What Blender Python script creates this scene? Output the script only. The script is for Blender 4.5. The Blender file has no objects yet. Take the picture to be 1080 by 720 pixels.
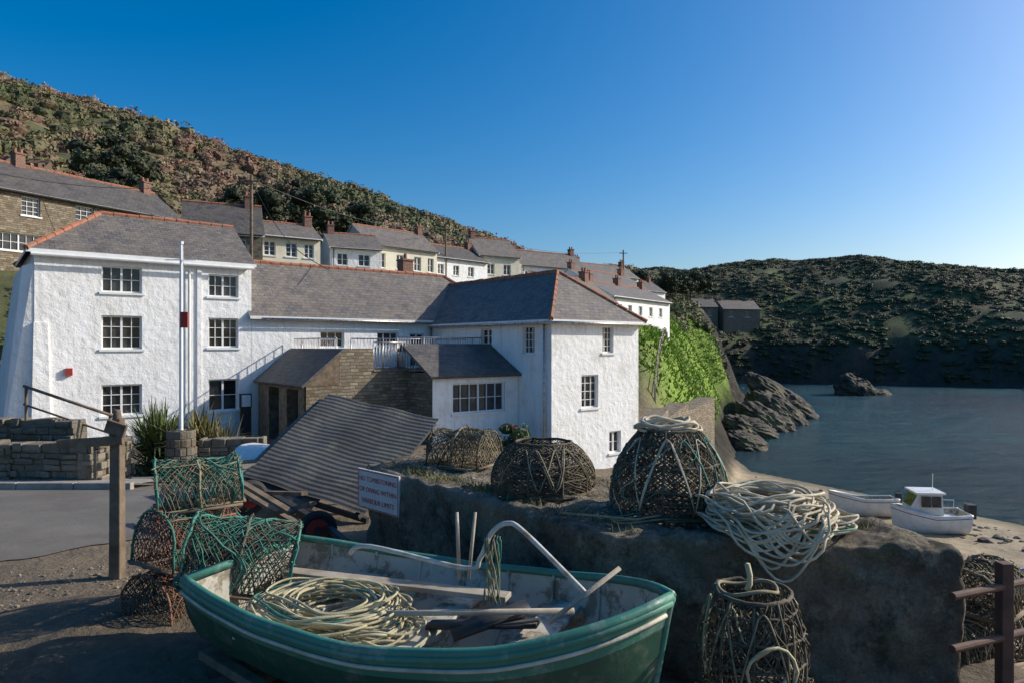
import bpy, math, random
import numpy as np
from mathutils import Vector, Matrix
random.seed(4); rng=np.random.default_rng(7)
scene=bpy.context.scene
# ---------------------------------------------------------------- materials
class NT:
    def __init__(s,name):
        s.m=bpy.data.materials.new(name); s.m.use_nodes=True
        s.t=s.m.node_tree; s.b=s.t.nodes['Principled BSDF']
    def n(s,typ,**kw):
        nd=s.t.nodes.new(typ)
        for k,v in kw.items():
            if k in nd.inputs: nd.inputs[k].default_value=v
            else: setattr(nd,k,v)
        return nd
    def l(s,a,b): s.t.links.new(a,b)
    def coord(s,kind='Object'):
        return s.n('ShaderNodeTexCoord').outputs[kind]
    def noise(s,vec,scale,detail=6,rough=.6):
        nd=s.n('ShaderNodeTexNoise',Scale=scale,Detail=detail,Roughness=rough); s.l(vec,nd.inputs['Vector']); return nd.outputs['Fac']
    def ramp(s,fac,stops):
        nd=s.n('ShaderNodeValToRGB'); cr=nd.color_ramp
        while len(cr.elements)<len(stops): cr.elements.new(.5)
        for e,(p,c) in zip(cr.elements,stops):
            e.position=p; e.color=(*c,1) if len(c)==3 else c
        s.l(fac,nd.inputs['Fac']); return nd.outputs['Color']
    def mix(s,fac,a,b,mode='MIX'):
        nd=s.n('ShaderNodeMix',data_type='RGBA',blend_type=mode)
        for sock,v in ((nd.inputs[0],fac),(nd.inputs[6],a),(nd.inputs[7],b)):
            if isinstance(v,(int,float)): sock.default_value=v
            elif isinstance(v,tuple): sock.default_value=(*v,1) if len(v)==3 else v
            else: s.l(v,sock)
        return nd.outputs[2]
    def math(s,op,a,b=0.0):
        nd=s.n('ShaderNodeMath',operation=op)
        for i,v in enumerate((a,b)):
            if isinstance(v,(int,float)): nd.inputs[i].default_value=v
            else: s.l(v,nd.inputs[i])
        return nd.outputs[0]
    def bump(s,h,strength=.4,dist=.02,prev=None):
        nd=s.n('ShaderNodeBump',Strength=strength,Distance=dist); s.l(h,nd.inputs['Height'])
        if prev is not None: s.l(prev,nd.inputs['Normal'])
        s.l(nd.outputs[0],s.b.inputs['Normal']); return nd.outputs[0]
    def col(s,c):
        if isinstance(c,tuple): s.b.inputs['Base Color'].default_value=(*c,1)
        else: s.l(c,s.b.inputs['Base Color'])
    def rough(s,v): s.b.inputs['Roughness'].default_value=v

def mottled(name,c1,c2,scale=4,rough=.7,bs=.3,bscale=30,bd=.01,metal=0,c3=None,s3=1.0,lo=.35,hi=.65):
    t=NT(name); v=t.coord()
    c=t.ramp(t.noise(v,scale),[(lo,c1),(hi,c2)])
    if c3: 
        f=t.ramp(t.noise(v,s3,8,.65),[(.5,(0,0,0)),(.66,(1,1,1))]); c=t.mix(f,c,c3)
    t.col(c); t.rough(rough); t.b.inputs['Metallic'].default_value=metal
    t.bump(t.noise(v,bscale,6,.65),bs,bd); return t.m

def m_render():
    t=NT('white_render'); v=t.coord()
    n1=t.noise(v,.9,8,.7); n2=t.noise(v,5,6,.6)
    c=t.ramp(n1,[(.3,(.66,.64,.60)),(.46,(.83,.82,.80)),(.7,(.89,.89,.88))])
    mp=t.n('ShaderNodeMapping'); mp.inputs['Scale'].default_value=(5,5,.35); t.l(v,mp.inputs['Vector'])
    st=t.ramp(t.noise(mp.outputs[0],1.3,6,.7),[(.50,(0,0,0)),(.75,(.6,.6,.6))])
    c=t.mix(st,c,(.52,.49,.42))
    dn=t.ramp(t.noise(v,11,8,.75),[(.60,(0,0,0)),(.72,(.35,.35,.35))]); c=t.mix(dn,c,(.45,.43,.38)); t.col(c); t.rough(.85)
    vo=t.n('ShaderNodeTexVoronoi',Scale=4.0,feature='SMOOTH_F1'); t.l(v,vo.inputs['Vector'])
    b=t.bump(vo.outputs['Distance'],.28,.06); b=t.bump(n2,.6,.06,b); t.bump(t.noise(v,20,4,.6),.3,.014,b); return t.m
def m_stone(name,a,b,mort,w=.34,h=.12,sc=1):
    t=NT(name); uv=t.coord('UV')
    nz=t.n('ShaderNodeTexNoise',Scale=2.5,Detail=3); t.l(uv,nz.inputs['Vector'])
    wv=t.n('ShaderNodeVectorMath',operation='MULTIPLY_ADD'); t.l(nz.outputs['Color'],wv.inputs[0]); wv.inputs[1].default_value=(.16,.12,0); t.l(uv,wv.inputs[2])
    br=t.n('ShaderNodeTexBrick',Scale=sc); br.inputs['Color1'].default_value=(0,0,0,1); br.inputs['Color2'].default_value=(1,1,1,1); br.inputs['Mortar'].default_value=(.5,.5,.5,1)
    br.inputs['Brick Width'].default_value=w; br.inputs['Row Height'].default_value=h; br.inputs['Mortar Size'].default_value=.014; br.inputs['Mortar Smooth'].default_value=.4
    br.offset_frequency=2; br.squash=.7; br.squash_frequency=3
    t.l(wv.outputs[0],br.inputs['Vector'])
    c=t.ramp(br.outputs['Color'],[(0,a),(.45,tuple((x+y)/2*1.05 for x,y in zip(a,b))),(.7,(a[0]*.9,a[1]*.8,a[2]*.65)),(1,b)])
    n=t.noise(uv,9,6,.7); c=t.mix(.5,c,t.ramp(n,[(.3,(.35,.35,.35)),(.7,(1,1,1))]),'MULTIPLY')
    c=t.mix(br.outputs['Fac'],c,mort); t.col(c); t.rough(.9)
    inv=t.math('SUBTRACT',1,br.outputs['Fac']); hh=t.math('ADD',inv,t.math('MULTIPLY',n,.8)); t.bump(hh,.9,.03); return t.m
def m_slate(name,a,b,li):
    t=NT(name); uv=t.coord('UV')
    br=t.n('ShaderNodeTexBrick',Scale=1); br.inputs['Color1'].default_value=(*a,1); br.inputs['Color2'].default_value=(*b,1); br.inputs['Mortar'].default_value=(.03,.028,.028,1)
    br.inputs['Brick Width'].default_value=.27; br.inputs['Row Height'].default_value=.2; br.inputs['Mortar Size'].default_value=.009; br.inputs['Bias'].default_value=0
    t.l(uv,br.inputs['Vector'])
    f=t.ramp(t.noise(uv,1.4,8,.75),[(.42,(0,0,0)),(.68,(.85,.85,.85))]); c=t.mix(f,br.outputs['Color'],li)
    c=t.mix(.7,c,t.ramp(t.noise(uv,5,6,.75),[(.3,(.45,.45,.45)),(.7,(1.25,1.22,1.18))]),'MULTIPLY')
    t.col(c); t.rough(.62); inv=t.math('SUBTRACT',1,br.outputs['Fac']); n=t.noise(uv,14,4,.6)
    t.bump(t.math('ADD',inv,n),.8,.025); return t.m
def m_water():
    t=NT('sea_water'); v=t.coord(); t.rough(.18); t.b.inputs['Specular IOR Level'].default_value=.34
    t.col(t.ramp(t.noise(v,.025,5,.65),[(.3,(.002,.032,.050)),(.5,(.004,.055,.078)),(.7,(.010,.095,.11))]))
    mp=t.n('ShaderNodeMapping'); mp.inputs['Scale'].default_value=(.5,1.0,1); mp.inputs['Rotation'].default_value=(0,0,.4); t.l(v,mp.inputs['Vector'])
    b=t.bump(t.noise(mp.outputs[0],1.1,8,.72),1.0,.8); t.bump(t.noise(mp.outputs[0],.25,4,.6),1.0,2.0,b); t.b.inputs['IOR'].default_value=1.33; return t.m
def m_attr(name,rough=.9,var=.5,scale=.6,bs=.6,bd=.15,bscale=2.5,fine=None):
    t=NT(name); a=t.n('ShaderNodeAttribute',attribute_name='Col'); v=t.coord()
    n=t.noise(v,scale,10,.7); c=t.mix(var,a.outputs['Color'],t.ramp(n,[(.28,(.25,.25,.22)),(.5,(.9,.9,.9)),(.72,(1.6,1.55,1.4))]),'MULTIPLY')
    if fine: c=t.mix(.6,c,t.ramp(t.noise(v,fine,6,.75),[(.3,(.45,.45,.45)),(.7,(1.35,1.3,1.25))]),'MULTIPLY')
    t.col(c); t.rough(rough)
    big=t.math('MULTIPLY',t.noise(v,.22,10,.75),a.outputs['Alpha'])
    b=t.bump(big,1.0,3.2); b=t.bump(t.noise(v,bscale,8,.7),bs,bd,b)
    if fine: t.bump(t.noise(v,fine*1.3,6,.7),.7,.02,b)
    return t.m
def m_leaf():
    t=NT('leaf'); a=t.n('ShaderNodeAttribute',attribute_name='Col'); t.col(a.outputs['Color']); t.rough(.75); return t.m
def m_glass():
    t=NT('window_glass'); v=t.coord(); t.col(t.ramp(t.noise(v,1.1,3),[(.4,(.010,.012,.016)),(.62,(.06,.06,.06))])); t.rough(.06); t.bump(t.noise(v,1.2,2),.05,.05); return t.m
def m_asphalt():
    t=NT('asphalt'); v=t.coord()
    c=t.ramp(t.noise(v,.8,8,.7),[(.3,(.11,.10,.085)),(.7,(.20,.18,.15))])
    c=t.mix(.6,c,t.ramp(t.noise(v,60,3,.8),[(.3,(.5,.5,.5)),(.7,(1.5,1.5,1.5))]),'MULTIPLY')
    ed=t.ramp(t.noise(v,.5,9,.7),[(.50,(0,0,0)),(.58,(.8,.8,.8))]); c=t.mix(ed,c,(.12,.10,.08))
    t.col(c); t.rough(.85); t.bump(t.noise(v,80,4,.7),.6,.01); return t.m
def m_concrete():
    t=NT('weathered_concrete'); v=t.coord()
    c=t.ramp(t.noise(v,1.6,10,.72),[(.3,(.125,.10,.068)),(.48,(.26,.21,.15)),(.66,(.41,.35,.26))])
    lich=t.ramp(t.noise(v,5,8,.75),[(.56,(0,0,0)),(.64,(1,1,1))]); c=t.mix(t.math('MULTIPLY',lich,.6),c,(.45,.41,.30))
    dk=t.ramp(t.noise(v,2.7,8,.8),[(.50,(0,0,0)),(.62,(1,1,1))]); c=t.mix(t.math('MULTIPLY',dk,.8),c,(.05,.045,.028))
    og=t.ramp(t.noise(v,3.3,8,.8),[(.55,(0,0,0)),(.64,(1,1,1))]); c=t.mix(t.math('MULTIPLY',og,.6),c,(.20,.165,.05))
    c=t.mix(.6,c,t.ramp(t.noise(v,45,5,.8),[(.3,(.35,.35,.35)),(.7,(1.4,1.4,1.4))]),'MULTIPLY')
    t.col(c); t.rough(.93)
    b=t.bump(t.noise(v,6,10,.75),1.0,.09); vo=t.n('ShaderNodeTexVoronoi',Scale=26.0); t.l(v,vo.inputs['Vector']); b=t.bump(vo.outputs['Distance'],.8,.018,b); t.bump(t.noise(v,70,4,.7),.8,.012,b); return t.m
def m_paint(name,c,worn,rough=.35,am=.6):
    t=NT(name); v=t.coord()
    f=t.ramp(t.noise(v,5,10,.75),[(am-.03,(0,0,0)),(am+.05,(1,1,1))]); cc=t.mix(f,c,worn)
    cc=t.mix(.5,cc,t.ramp(t.noise(v,2.2,8,.75),[(.3,(.5,.5,.5)),(.7,(1.15,1.15,1.15))]),'MULTIPLY')
    t.col(cc); t.rough(rough)
    t.l(t.ramp(t.noise(v,8,6,.7),[(.3,(rough-.1,)*3),(.7,(rough+.25,)*3)]),t.b.inputs['Roughness']); t.bump(t.noise(v,12,8,.7),.3,.012); return t.m
M={}
M['white']=m_render()
M['cream']=mottled('cream_render',(.62,.57,.43),(.74,.70,.56),1,.85,.4,12,.03)
M['stone']=m_stone('rubble_stone',(.19,.15,.10),(.42,.35,.25),(.13,.11,.085))
M['stone2']=m_stone('grey_stone',(.14,.12,.09),(.33,.28,.21),(.19,.165,.13),.42,.16)
M['slate']=m_slate('slate_grey',(.115,.105,.10),(.20,.18,.17),(.25,.21,.16))
M['slate_d']=m_slate('slate_dark',(.065,.06,.062),(.125,.115,.11),(.17,.145,.11))
M['slate_r']=m_slate('tile_brown',(.20,.13,.09),(.28,.18,.12),(.22,.2,.15))
M['terra']=mottled('terracotta_ridge',(.26,.09,.05),(.42,.16,.09),6,.8,.4,20,.01,c3=(.2,.15,.1),s3=3)
M['brick']=m_stone('chimney_brick',(.26,.10,.06),(.38,.17,.11),(.3,.26,.22),.22,.075)
M['frame']=mottled('white_window_paint',(.70,.70,.68),(.80,.80,.78),3,.45,.1,20,.003)
M['glass']=m_glass()
M['dark']=mottled('dark_interior',(.02,.018,.016),(.035,.03,.028),2,.8)
M['wood']=mottled('weathered_wood',(.10,.07,.045),(.22,.165,.11),5,.85,.6,24,.01)
M['wood_l']=mottled('bleached_timber',(.30,.25,.18),(.46,.40,.31),4,.8,.5,24,.008)
M['conc']=m_concrete()
M['asph']=m_asphalt()
M['kerb']=mottled('kerb_stone',(.22,.2,.17),(.36,.33,.29),3,.9,.5,30,.01)
M['water']=m_water()
M['terrain']=m_attr('terrain_surface',.95,.75,.35,.8,.25,1.5,fine=14)
M['leaf']=m_leaf()
M['rock']=mottled('sea_rock',(.03,.026,.022),(.13,.11,.085),.5,.9,1.0,1.6,.5,c3=(.17,.15,.08),s3=.25)
M['green']=m_paint('green_boat_paint',(.055,.21,.15),(.17,.28,.22),.42,.55)
M['green_d']=m_paint('dark_green_hull_paint',(.025,.085,.055),(.08,.13,.09),.4,.56)
M['inner']=m_paint('cream_boat_interior',(.52,.49,.41),(.24,.20,.14),.6,.52)
M['bwhite']=m_paint('white_gelcoat',(.78,.78,.76),(.55,.53,.48),.3,.66)
M['blue']=m_paint('blue_cover',(.03,.10,.34),(.05,.13,.3),.5,.6)
M['strake']=mottled('cream_rubbing_strake',(.40,.37,.28),(.58,.53,.43),8,.6)
M['rope']=mottled('cream_rope',(.42,.36,.25),(.64,.57,.43),9,.85,.9,150,.004)
M['rope_y']=mottled('straw_rope',(.36,.31,.18),(.56,.50,.31),9,.85,.9,150,.004)
M['rope_g']=mottled('green_twine',(.03,.14,.10),(.07,.26,.19),12,.7,.6,150,.003)
M['net_o']=mottled('orange_net',(.20,.085,.05),(.33,.16,.10),12,.8)
M['net_d']=mottled('tarred_net',(.05,.042,.03),(.15,.125,.085),12,.9)
M['net_b']=mottled('straw_net',(.18,.15,.09),(.32,.27,.17),12,.9)
M['metal']=mottled('galvanised_tube',(.42,.41,.39),(.6,.59,.57),10,.4,.2,40,.003,metal=.7,c3=(.25,.13,.07),s3=9)
M['pale_pipe']=mottled('pale_pipe',(.42,.40,.36),(.6,.58,.54),10,.5,.2,40,.003,c3=(.28,.2,.13),s3=6)
M['rust']=mottled('brown_iron_rail',(.07,.035,.025),(.13,.06,.04),8,.75,.5,40,.004)
M['sheet']=mottled('fibre_cement_sheet',(.09,.08,.07),(.15,.135,.115),2,.95,.6,30,.008,c3=(.20,.175,.13),s3=1.6)
M['rubber']=mottled('tyre_rubber',(.015,.015,.015),(.03,.03,.03),9,.8)
M['redhub']=m_paint('red_hub',(.35,.03,.02),(.2,.08,.05),.5,.6)
M['signw']=m_paint('sign_white',(.76,.73,.68),(.55,.5,.44),.5,.64)
M['signr']=mottled('sign_red',(.62,.03,.025),(.70,.05,.04),6,.6)
M['pipe_w']=mottled('white_pole',(.72,.72,.72),(.8,.8,.8),4,.45)
M['black']=mottled('black_iron',(.02,.02,.02),(.04,.04,.04),9,.6)
# ---------------------------------------------------------------- mesh helpers
def empty(name,mat=None,loc=(0,0,0)):
    e=bpy.data.objects.new(name,None); scene.collection.objects.link(e)
    e.matrix_world=mat if mat is not None else Matrix.Translation(loc); e.empty_display_size=.2; return e
class MB:
    def __init__(s): s.v=[]; s.f=[]; s.m=[]
    def face(s,pts,m=0):
        i=len(s.v); s.v+= [tuple(p) for p in pts]; s.f.append(tuple(range(i,i+len(pts)))); s.m.append(m)
    def hexa(s,p,m=0):
        i=len(s.v); s.v+=[tuple(q) for q in p]
        for f in ((3,2,1,0),(4,5,6,7),(0,1,5,4),(1,2,6,5),(2,3,7,6),(3,0,4,7)): s.f.append(tuple(i+k for k in f)); s.m.append(m)
    def box(s,x0,x1,y0,y1,z0,z1,m=0):
        s.hexa([(x0,y0,z0),(x1,y0,z0),(x1,y1,z0),(x0,y1,z0),(x0,y0,z1),(x1,y0,z1),(x1,y1,z1),(x0,y1,z1)],m)
    def beam(s,p,q,w,h,m=0):
        p=Vector(p);q=Vector(q);d=(q-p).normalized(); up=Vector((0,0,1)) if abs(d.z)<.95 else Vector((0,1,0))
        a=d.cross(up).normalized()*w/2; b=a.cross(d).normalized()*h/2
        s.hexa([p-a-b,p+a-b,q+a-b,q-a-b,p-a+b,p+a+b,q+a+b,q-a+b],m)
    def tube(s,pts,r,n=5,m=0,closed=False,r2=None):
        P=[Vector(p) for p in pts]; k=len(P)
        if k<2: return
        i0=len(s.v); ref=None
        for j in range(k):
            if closed: t=P[(j+1)%k]-P[j-1]
            else: t=P[min(j+1,k-1)]-P[max(j-1,0)]
            if t.length<1e-9: t=Vector((0,0,1))
            t.normalize()
            if ref is None:
                ref=t.orthogonal().normalized()
            ref=(ref-t*ref.dot(t)); 
            if ref.length<1e-6: ref=t.orthogonal()
            ref.normalize(); b=t.cross(ref); rr=r if r2 is None else r+(r2-r)*j/(k-1)
            for a in range(n):
                an=2*math.pi*a/n; s.v.append(tuple(P[j]+(ref*math.cos(an)+b*math.sin(an))*rr))
        for j in range(k if closed else k-1):
            for a in range(n):
                j2=(j+1)%k; s.f.append((i0+j*n+a,i0+j*n+(a+1)%n,i0+j2*n+(a+1)%n,i0+j2*n+a)); s.m.append(m)
        if not closed:
            s.f.append(tuple(i0+a for a in range(n))[::-1]); s.m.append(m); s.f.append(tuple(i0+(k-1)*n+a for a in range(n))); s.m.append(m)
    def done(s,name,mats,parent=None,smooth=False,bevel=0,uv=True):
        me=bpy.data.meshes.new(name); me.from_pydata(s.v,[],s.f); 
        for m in mats: me.materials.append(M[m])
        me.polygons.foreach_set('material_index',s.m)
        if smooth: me.polygons.foreach_set('use_smooth',[True]*len(s.f))
        me.update()
        if uv:
            ul=me.uv_layers.new(name='UVMap').data
            for p in me.polygons:
                n=p.normal; u=Vector((-n.y,n.x,0)); u=u.normalized() if u.length>1e-3 else Vector((1,0,0)); w=n.cross(u)
                for li in p.loop_indices:
                    c=me.vertices[me.loops[li].vertex_index].co; ul[li].uv=(c.dot(u),c.dot(w))
        o=bpy.data.objects.new(name,me); scene.collection.objects.link(o)
        if parent: o.parent=parent
        if bevel: 
            b=o.modifiers.new('b','BEVEL'); b.width=bevel; b.segments=2; b.limit_method='ANGLE'
        return o
def np_quads(name,V,F,mat,col=None,smooth=False,alpha=None):
    me=bpy.data.meshes.new(name); nv=len(V); nf=len(F)
    me.vertices.add(nv); me.vertices.foreach_set('co',np.asarray(V,np.float32).ravel())
    me.loops.add(nf*4); me.loops.foreach_set('vertex_index',np.asarray(F,np.int32).ravel())
    me.polygons.add(nf); me.polygons.foreach_set('loop_start',np.arange(0,nf*4,4,dtype=np.int32)); me.polygons.foreach_set('loop_total',np.full(nf,4,np.int32))
    me.polygons.foreach_set('use_smooth',np.full(nf,smooth)); me.update(calc_edges=True); me.validate()
    if col is not None:
        a=me.color_attributes.new(name='Col',type='FLOAT_COLOR',domain='POINT'); c=np.ones((nv,4),np.float32); c[:,:3]=col
        if alpha is not None: c[:,3]=alpha
        a.data.foreach_set('color',c.ravel())
    me.materials.append(mat); o=bpy.data.objects.new(name,me); scene.collection.objects.link(o); return o
# ---------------------------------------------------------------- terrain
T=rng.random((256,256))
def vn(x,y):
    xi=np.floor(x).astype(int); yi=np.floor(y).astype(int); fx=x-xi; fy=y-yi; fx=fx*fx*(3-2*fx); fy=fy*fy*(3-2*fy)
    a=T[xi%256,yi%256];b=T[(xi+1)%256,yi%256];c=T[xi%256,(yi+1)%256];d=T[(xi+1)%256,(yi+1)%256]
    return (a*(1-fx)+b*fx)*(1-fy)+(c*(1-fx)+d*fx)*fy
def fbm(x,y,o=5):
    r=0;a=.5;
    for i in range(o): r=r+a*vn(x+i*17.3,y+i*9.1); x=x*2.03;y=y*2.03;a*=.5
    return r-.48
def ss(a,b,x):
    t=np.clip((x-a)/(b-a),0,1); return t*t*(3-2*t)
COAST=[(4.5,-60),(4.5,5.8),(3.6,9),(3.6,14),(5.6,22),(6.4,30),(9.6,39),(17,51),(23,67),(29,86),(36,101),(45,117),(51,129),(48,142),(44,155),(48,180),(62,212),(80,214),(100,205),(120,200),(140,187),(180,176),(220,172),(300,160),(420,150),(900,140)]
POLY=COAST+[(900,1200),(-900,1200),(-900,-60)]
def sdist(x,y):
    d=np.full(x.shape,1e9)
    for (x0,y0),(x1,y1) in zip(COAST[:-1],COAST[1:]):
        dx=x1-x0;dy=y1-y0; t=np.clip(((x-x0)*dx+(y-y0)*dy)/(dx*dx+dy*dy),0,1); d=np.minimum(d,np.hypot(x-x0-t*dx,y-y0-t*dy))
    ins=np.zeros(x.shape,bool)
    for (x0,y0),(x1,y1) in zip(POLY,POLY[1:]+POLY[:1]):
        if y0==y1: continue
        c=((y0>y)!=(y1>y))&(x<(x1-x0)*(y-y0)/(y1-y0)+x0); ins^=c
    return np.where(ins,d,-d)
def hs(x,y): return -.76*(x+16)+.65*(y-30)
def Hfull(x,y):
    x=np.asarray(x,float);y=np.asarray(y,float)
    wob=ss(35,80,y)
    sd=sdist(x+wob*6*fbm(x/9,y/9,3),y+wob*6*fbm(x/9+40,y/9,3))
    s=hs(x,y); a=.65*(x+16)+.76*(y-30)
    vil=-1.4*ss(9,21,y)-1.4*ss(-1,4,x)*ss(17,26,y)
    g=np.interp(s,[0,4,9,23],[0,1.8,5.4,11.2])
    Hr=np.interp(a,[-100,19,64,100,153,183,240,300],[50,46,40.5,35.5,28,30,38,42])-9.8
    E=np.interp(s,[23,45,75,110,220],[0,.30,.68,1,1.03])
    h1=vil+g+E*Hr+ss(23,50,s)*(7*fbm(x/38,y/38,5)+2.5*fbm(x/7,y/7,3))
    shelf=ss(38,49,y)*(1-ss(112,128,y))*ss(-2,5,x)*(1-ss(6,18,s)); h1=h1+shelf*np.interp(s,[-10,0,6,12],[6.5,6.2,4.4,1.5])
    far=np.interp(x,[40,87,150,183,225,300,500],[38,42,45,38,31,22,15])/40
    h2=-9+(9+np.interp(sd,[0,8,22,60,100,220],[-3,1,8,25,37,42])*far)+ss(4,40,sd)*(8*fbm(x/30,y/30,5)+3*fbm(x/8,y/8,3))
    w=ss(40,75,x)*ss(150,200,y)
    land=h1*(1-w)+h2*w
    dist=51.4-(.868*x+.497*y)
    bz=np.where(dist>0,-9.5+.06*dist,-9.5+.16*dist); bz=np.clip(bz,-16,-5.5)
    cw=np.interp(y,[0,33,42,52,70,90,130,160,200],[.9,1.2,3,7,9,11,16,9,13])
    t=ss(0,1,sd/cw)
    z=bz*(1-t)+land*t
    cl=4*t*(1-t)*ss(30,60,y); st=np.abs(fbm((x+y*.6)/5,(y-x*.5)/14,4))*2
    rough=1-.75*ss(.3,.6,t)*(1-ss(105,118,y))
    z=z+cl*rough*(3.2*st-1.0+2.6*fbm(x/2.6,y/2.6,3))
    return z,sd,s,w,t,dist
def H(x,y): return float(Hfull(np.array([x]),np.array([y]))[0][0])
nx,ny=520,520
u=np.linspace(-1,1,nx); xs=12*np.sinh(4.5*u); vv=np.linspace(-.62,1,ny); ys=6+13*np.sinh(4.5*vv)
X,Y=np.meshgrid(xs,ys); Z,SD,S,W,TT,DI=Hfull(X,Y)
zy,zx=np.gradient(Z); gx=zx/np.gradient(X,axis=1); gy=zy/np.gradient(Y,axis=0); slope=np.hypot(gx,gy)
C=np.zeros(X.shape+(3,)); n1=fbm(X/14,Y/14,5)+.5; n2=fbm(X/3,Y/3,4)+.5
def lay(mask,c):
    global C; mask=np.clip(mask,0,1)[...,None]; C=C*(1-mask)+np.array(c)*mask
lay(np.ones_like(X),(.20,.155,.105))
lay(ss(-3,2,S)*ss(12,20,Y),(.085,.095,.035))
lay(ss(20,35,S)*ss(.45,.6,n1),(.17,.13,.07)); lay(ss(20,35,S)*ss(.52,.62,1-n1),(.09,.10,.04))
GR=ss(40,48,Y)*(1-ss(118,135,Y))*ss(4,9,X)*(1-ss(18,24,S)); lay(GR,(.20,.32,.03)); lay(GR*ss(.5,.62,n2)*.6,(.15,.19,.04))
lay(W,(.055,.065,.028)); lay(W*ss(.5,.6,n1),(.095,.08,.04)); lay(W*ss(.56,.62,1-n2)*.8,(.07,.10,.03))
pth=np.exp(-((X-(98+ (Y-230)*.22))/2.2)**2)*ss(222,235,Y)*(1-ss(290,300,Y))*W; lay(pth,(.17,.21,.06))
pth2=np.exp(-((SD-22-3*n1)/1.6)**2)*W*ss(60,75,X)*(1-ss(120,135,X)); lay(pth2,(.17,.21,.06))
pth3=np.exp(-((SD-38-5*n1)/2.2)**2)*W*ss(90,100,X)*(1-ss(150,170,X)); lay(pth3,(.13,.17,.05))
gk=1-.95*GR*ss(.22,.4,TT)*(1-ss(112,122,Y))
rk=ss(.95,1.5,slope)*ss(40,60,Y)*gk; lay(rk*(1-W*ss(10,18,SD)),(.075,.064,.05))
thr=np.interp(Y,[60,100,118],[.16,.28,.5])
lay((1-ss(thr,thr+.2,TT+.3*(n2-.5)))*ss(40,60,Y)*(1-W),(.075,.065,.05)); lay((1-ss(.15,.5,TT+.3*(n2-.5)))*W,(.05,.045,.035))
lay((1-ss(.02,.12,TT))*ss(0,1.5,DI),(.38,.31,.21))
lay((1-ss(.02,.12,TT))*(1-ss(-1,3,DI)),(.18,.155,.11))
lay((1-ss(.3,.9,TT))*(1-ss(30,45,Y))*ss(.02,.1,TT),(.12,.10,.075))
AL=np.clip(np.maximum(rk*.9,(1-ss(thr,thr+.25,TT)))*ss(45,60,Y)*(1-(1-ss(.02,.12,TT))*ss(-3,0,DI)),0,1)*(1-.5*W)
idx=np.arange(nx*ny).reshape(ny,nx); F=np.stack([idx[:-1,:-1],idx[:-1,1:],idx[1:,1:],idx[1:,:-1]],-1).reshape(-1,4)
np_quads('ground',np.stack([X,Y,Z],-1).reshape(-1,3),F,M['terrain'],C.reshape(-1,3),True,AL.reshape(-1))
mb=MB(); mb.face([(-50,-2500,-9.5),(4000,-2500,-9.5),(4000,3000,-9.5),(-50,3000,-9.5)]); mb.done('sea_water',['water'])
def sheet(name,pts_fn,nu,nv,mat,off):
    mb=MB()
    P=[[pts_fn(i/nu,j/nv) for j in range(nv+1)] for i in range(nu+1)]
    zz=Hfull(np.array([[p[0] for p in r] for r in P]),np.array([[p[1] for p in r] for r in P]))[0]
    for i in range(nu):
        for j in range(nv): 
            q=[(i,j),(i+1,j),(i+1,j+1),(i,j+1)]; mb.face([(P[a][b][0],P[a][b][1],zz[a,b]+off) for a,b in q])
    return mb.done(name,[mat],smooth=True)
def roadpt(u,v):
    x=-60+57*u; near=5.4+ ss(-7.5,-2.5,x)*3.3+.16*math.sin(x*2.1)+.1*math.sin(x*5.3)+.05*math.sin(x*13); far=11.0+max(0,x+9)*.12
    return (x,near*(1-v)+far*v)
sheet('road',roadpt,420,10,'asph',.012)
sheet('pavement',lambda u,v:(-30+24*u, 11.02+.9*v),80,3,'kerb',.1)
sheet('inn_forecourt',lambda u,v:(-9.5+8.8*u+2.5*v,12.3+10*v),20,20,'asph',.02)
mb=MB(); 
for i in range(26):
    x=-30+.92*i; z=H(x,11); mb.box(x,x+.905,10.9,11.02,z-.1,z+.125)
mb.done('kerb',['kerb'],bevel=.01)
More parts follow.
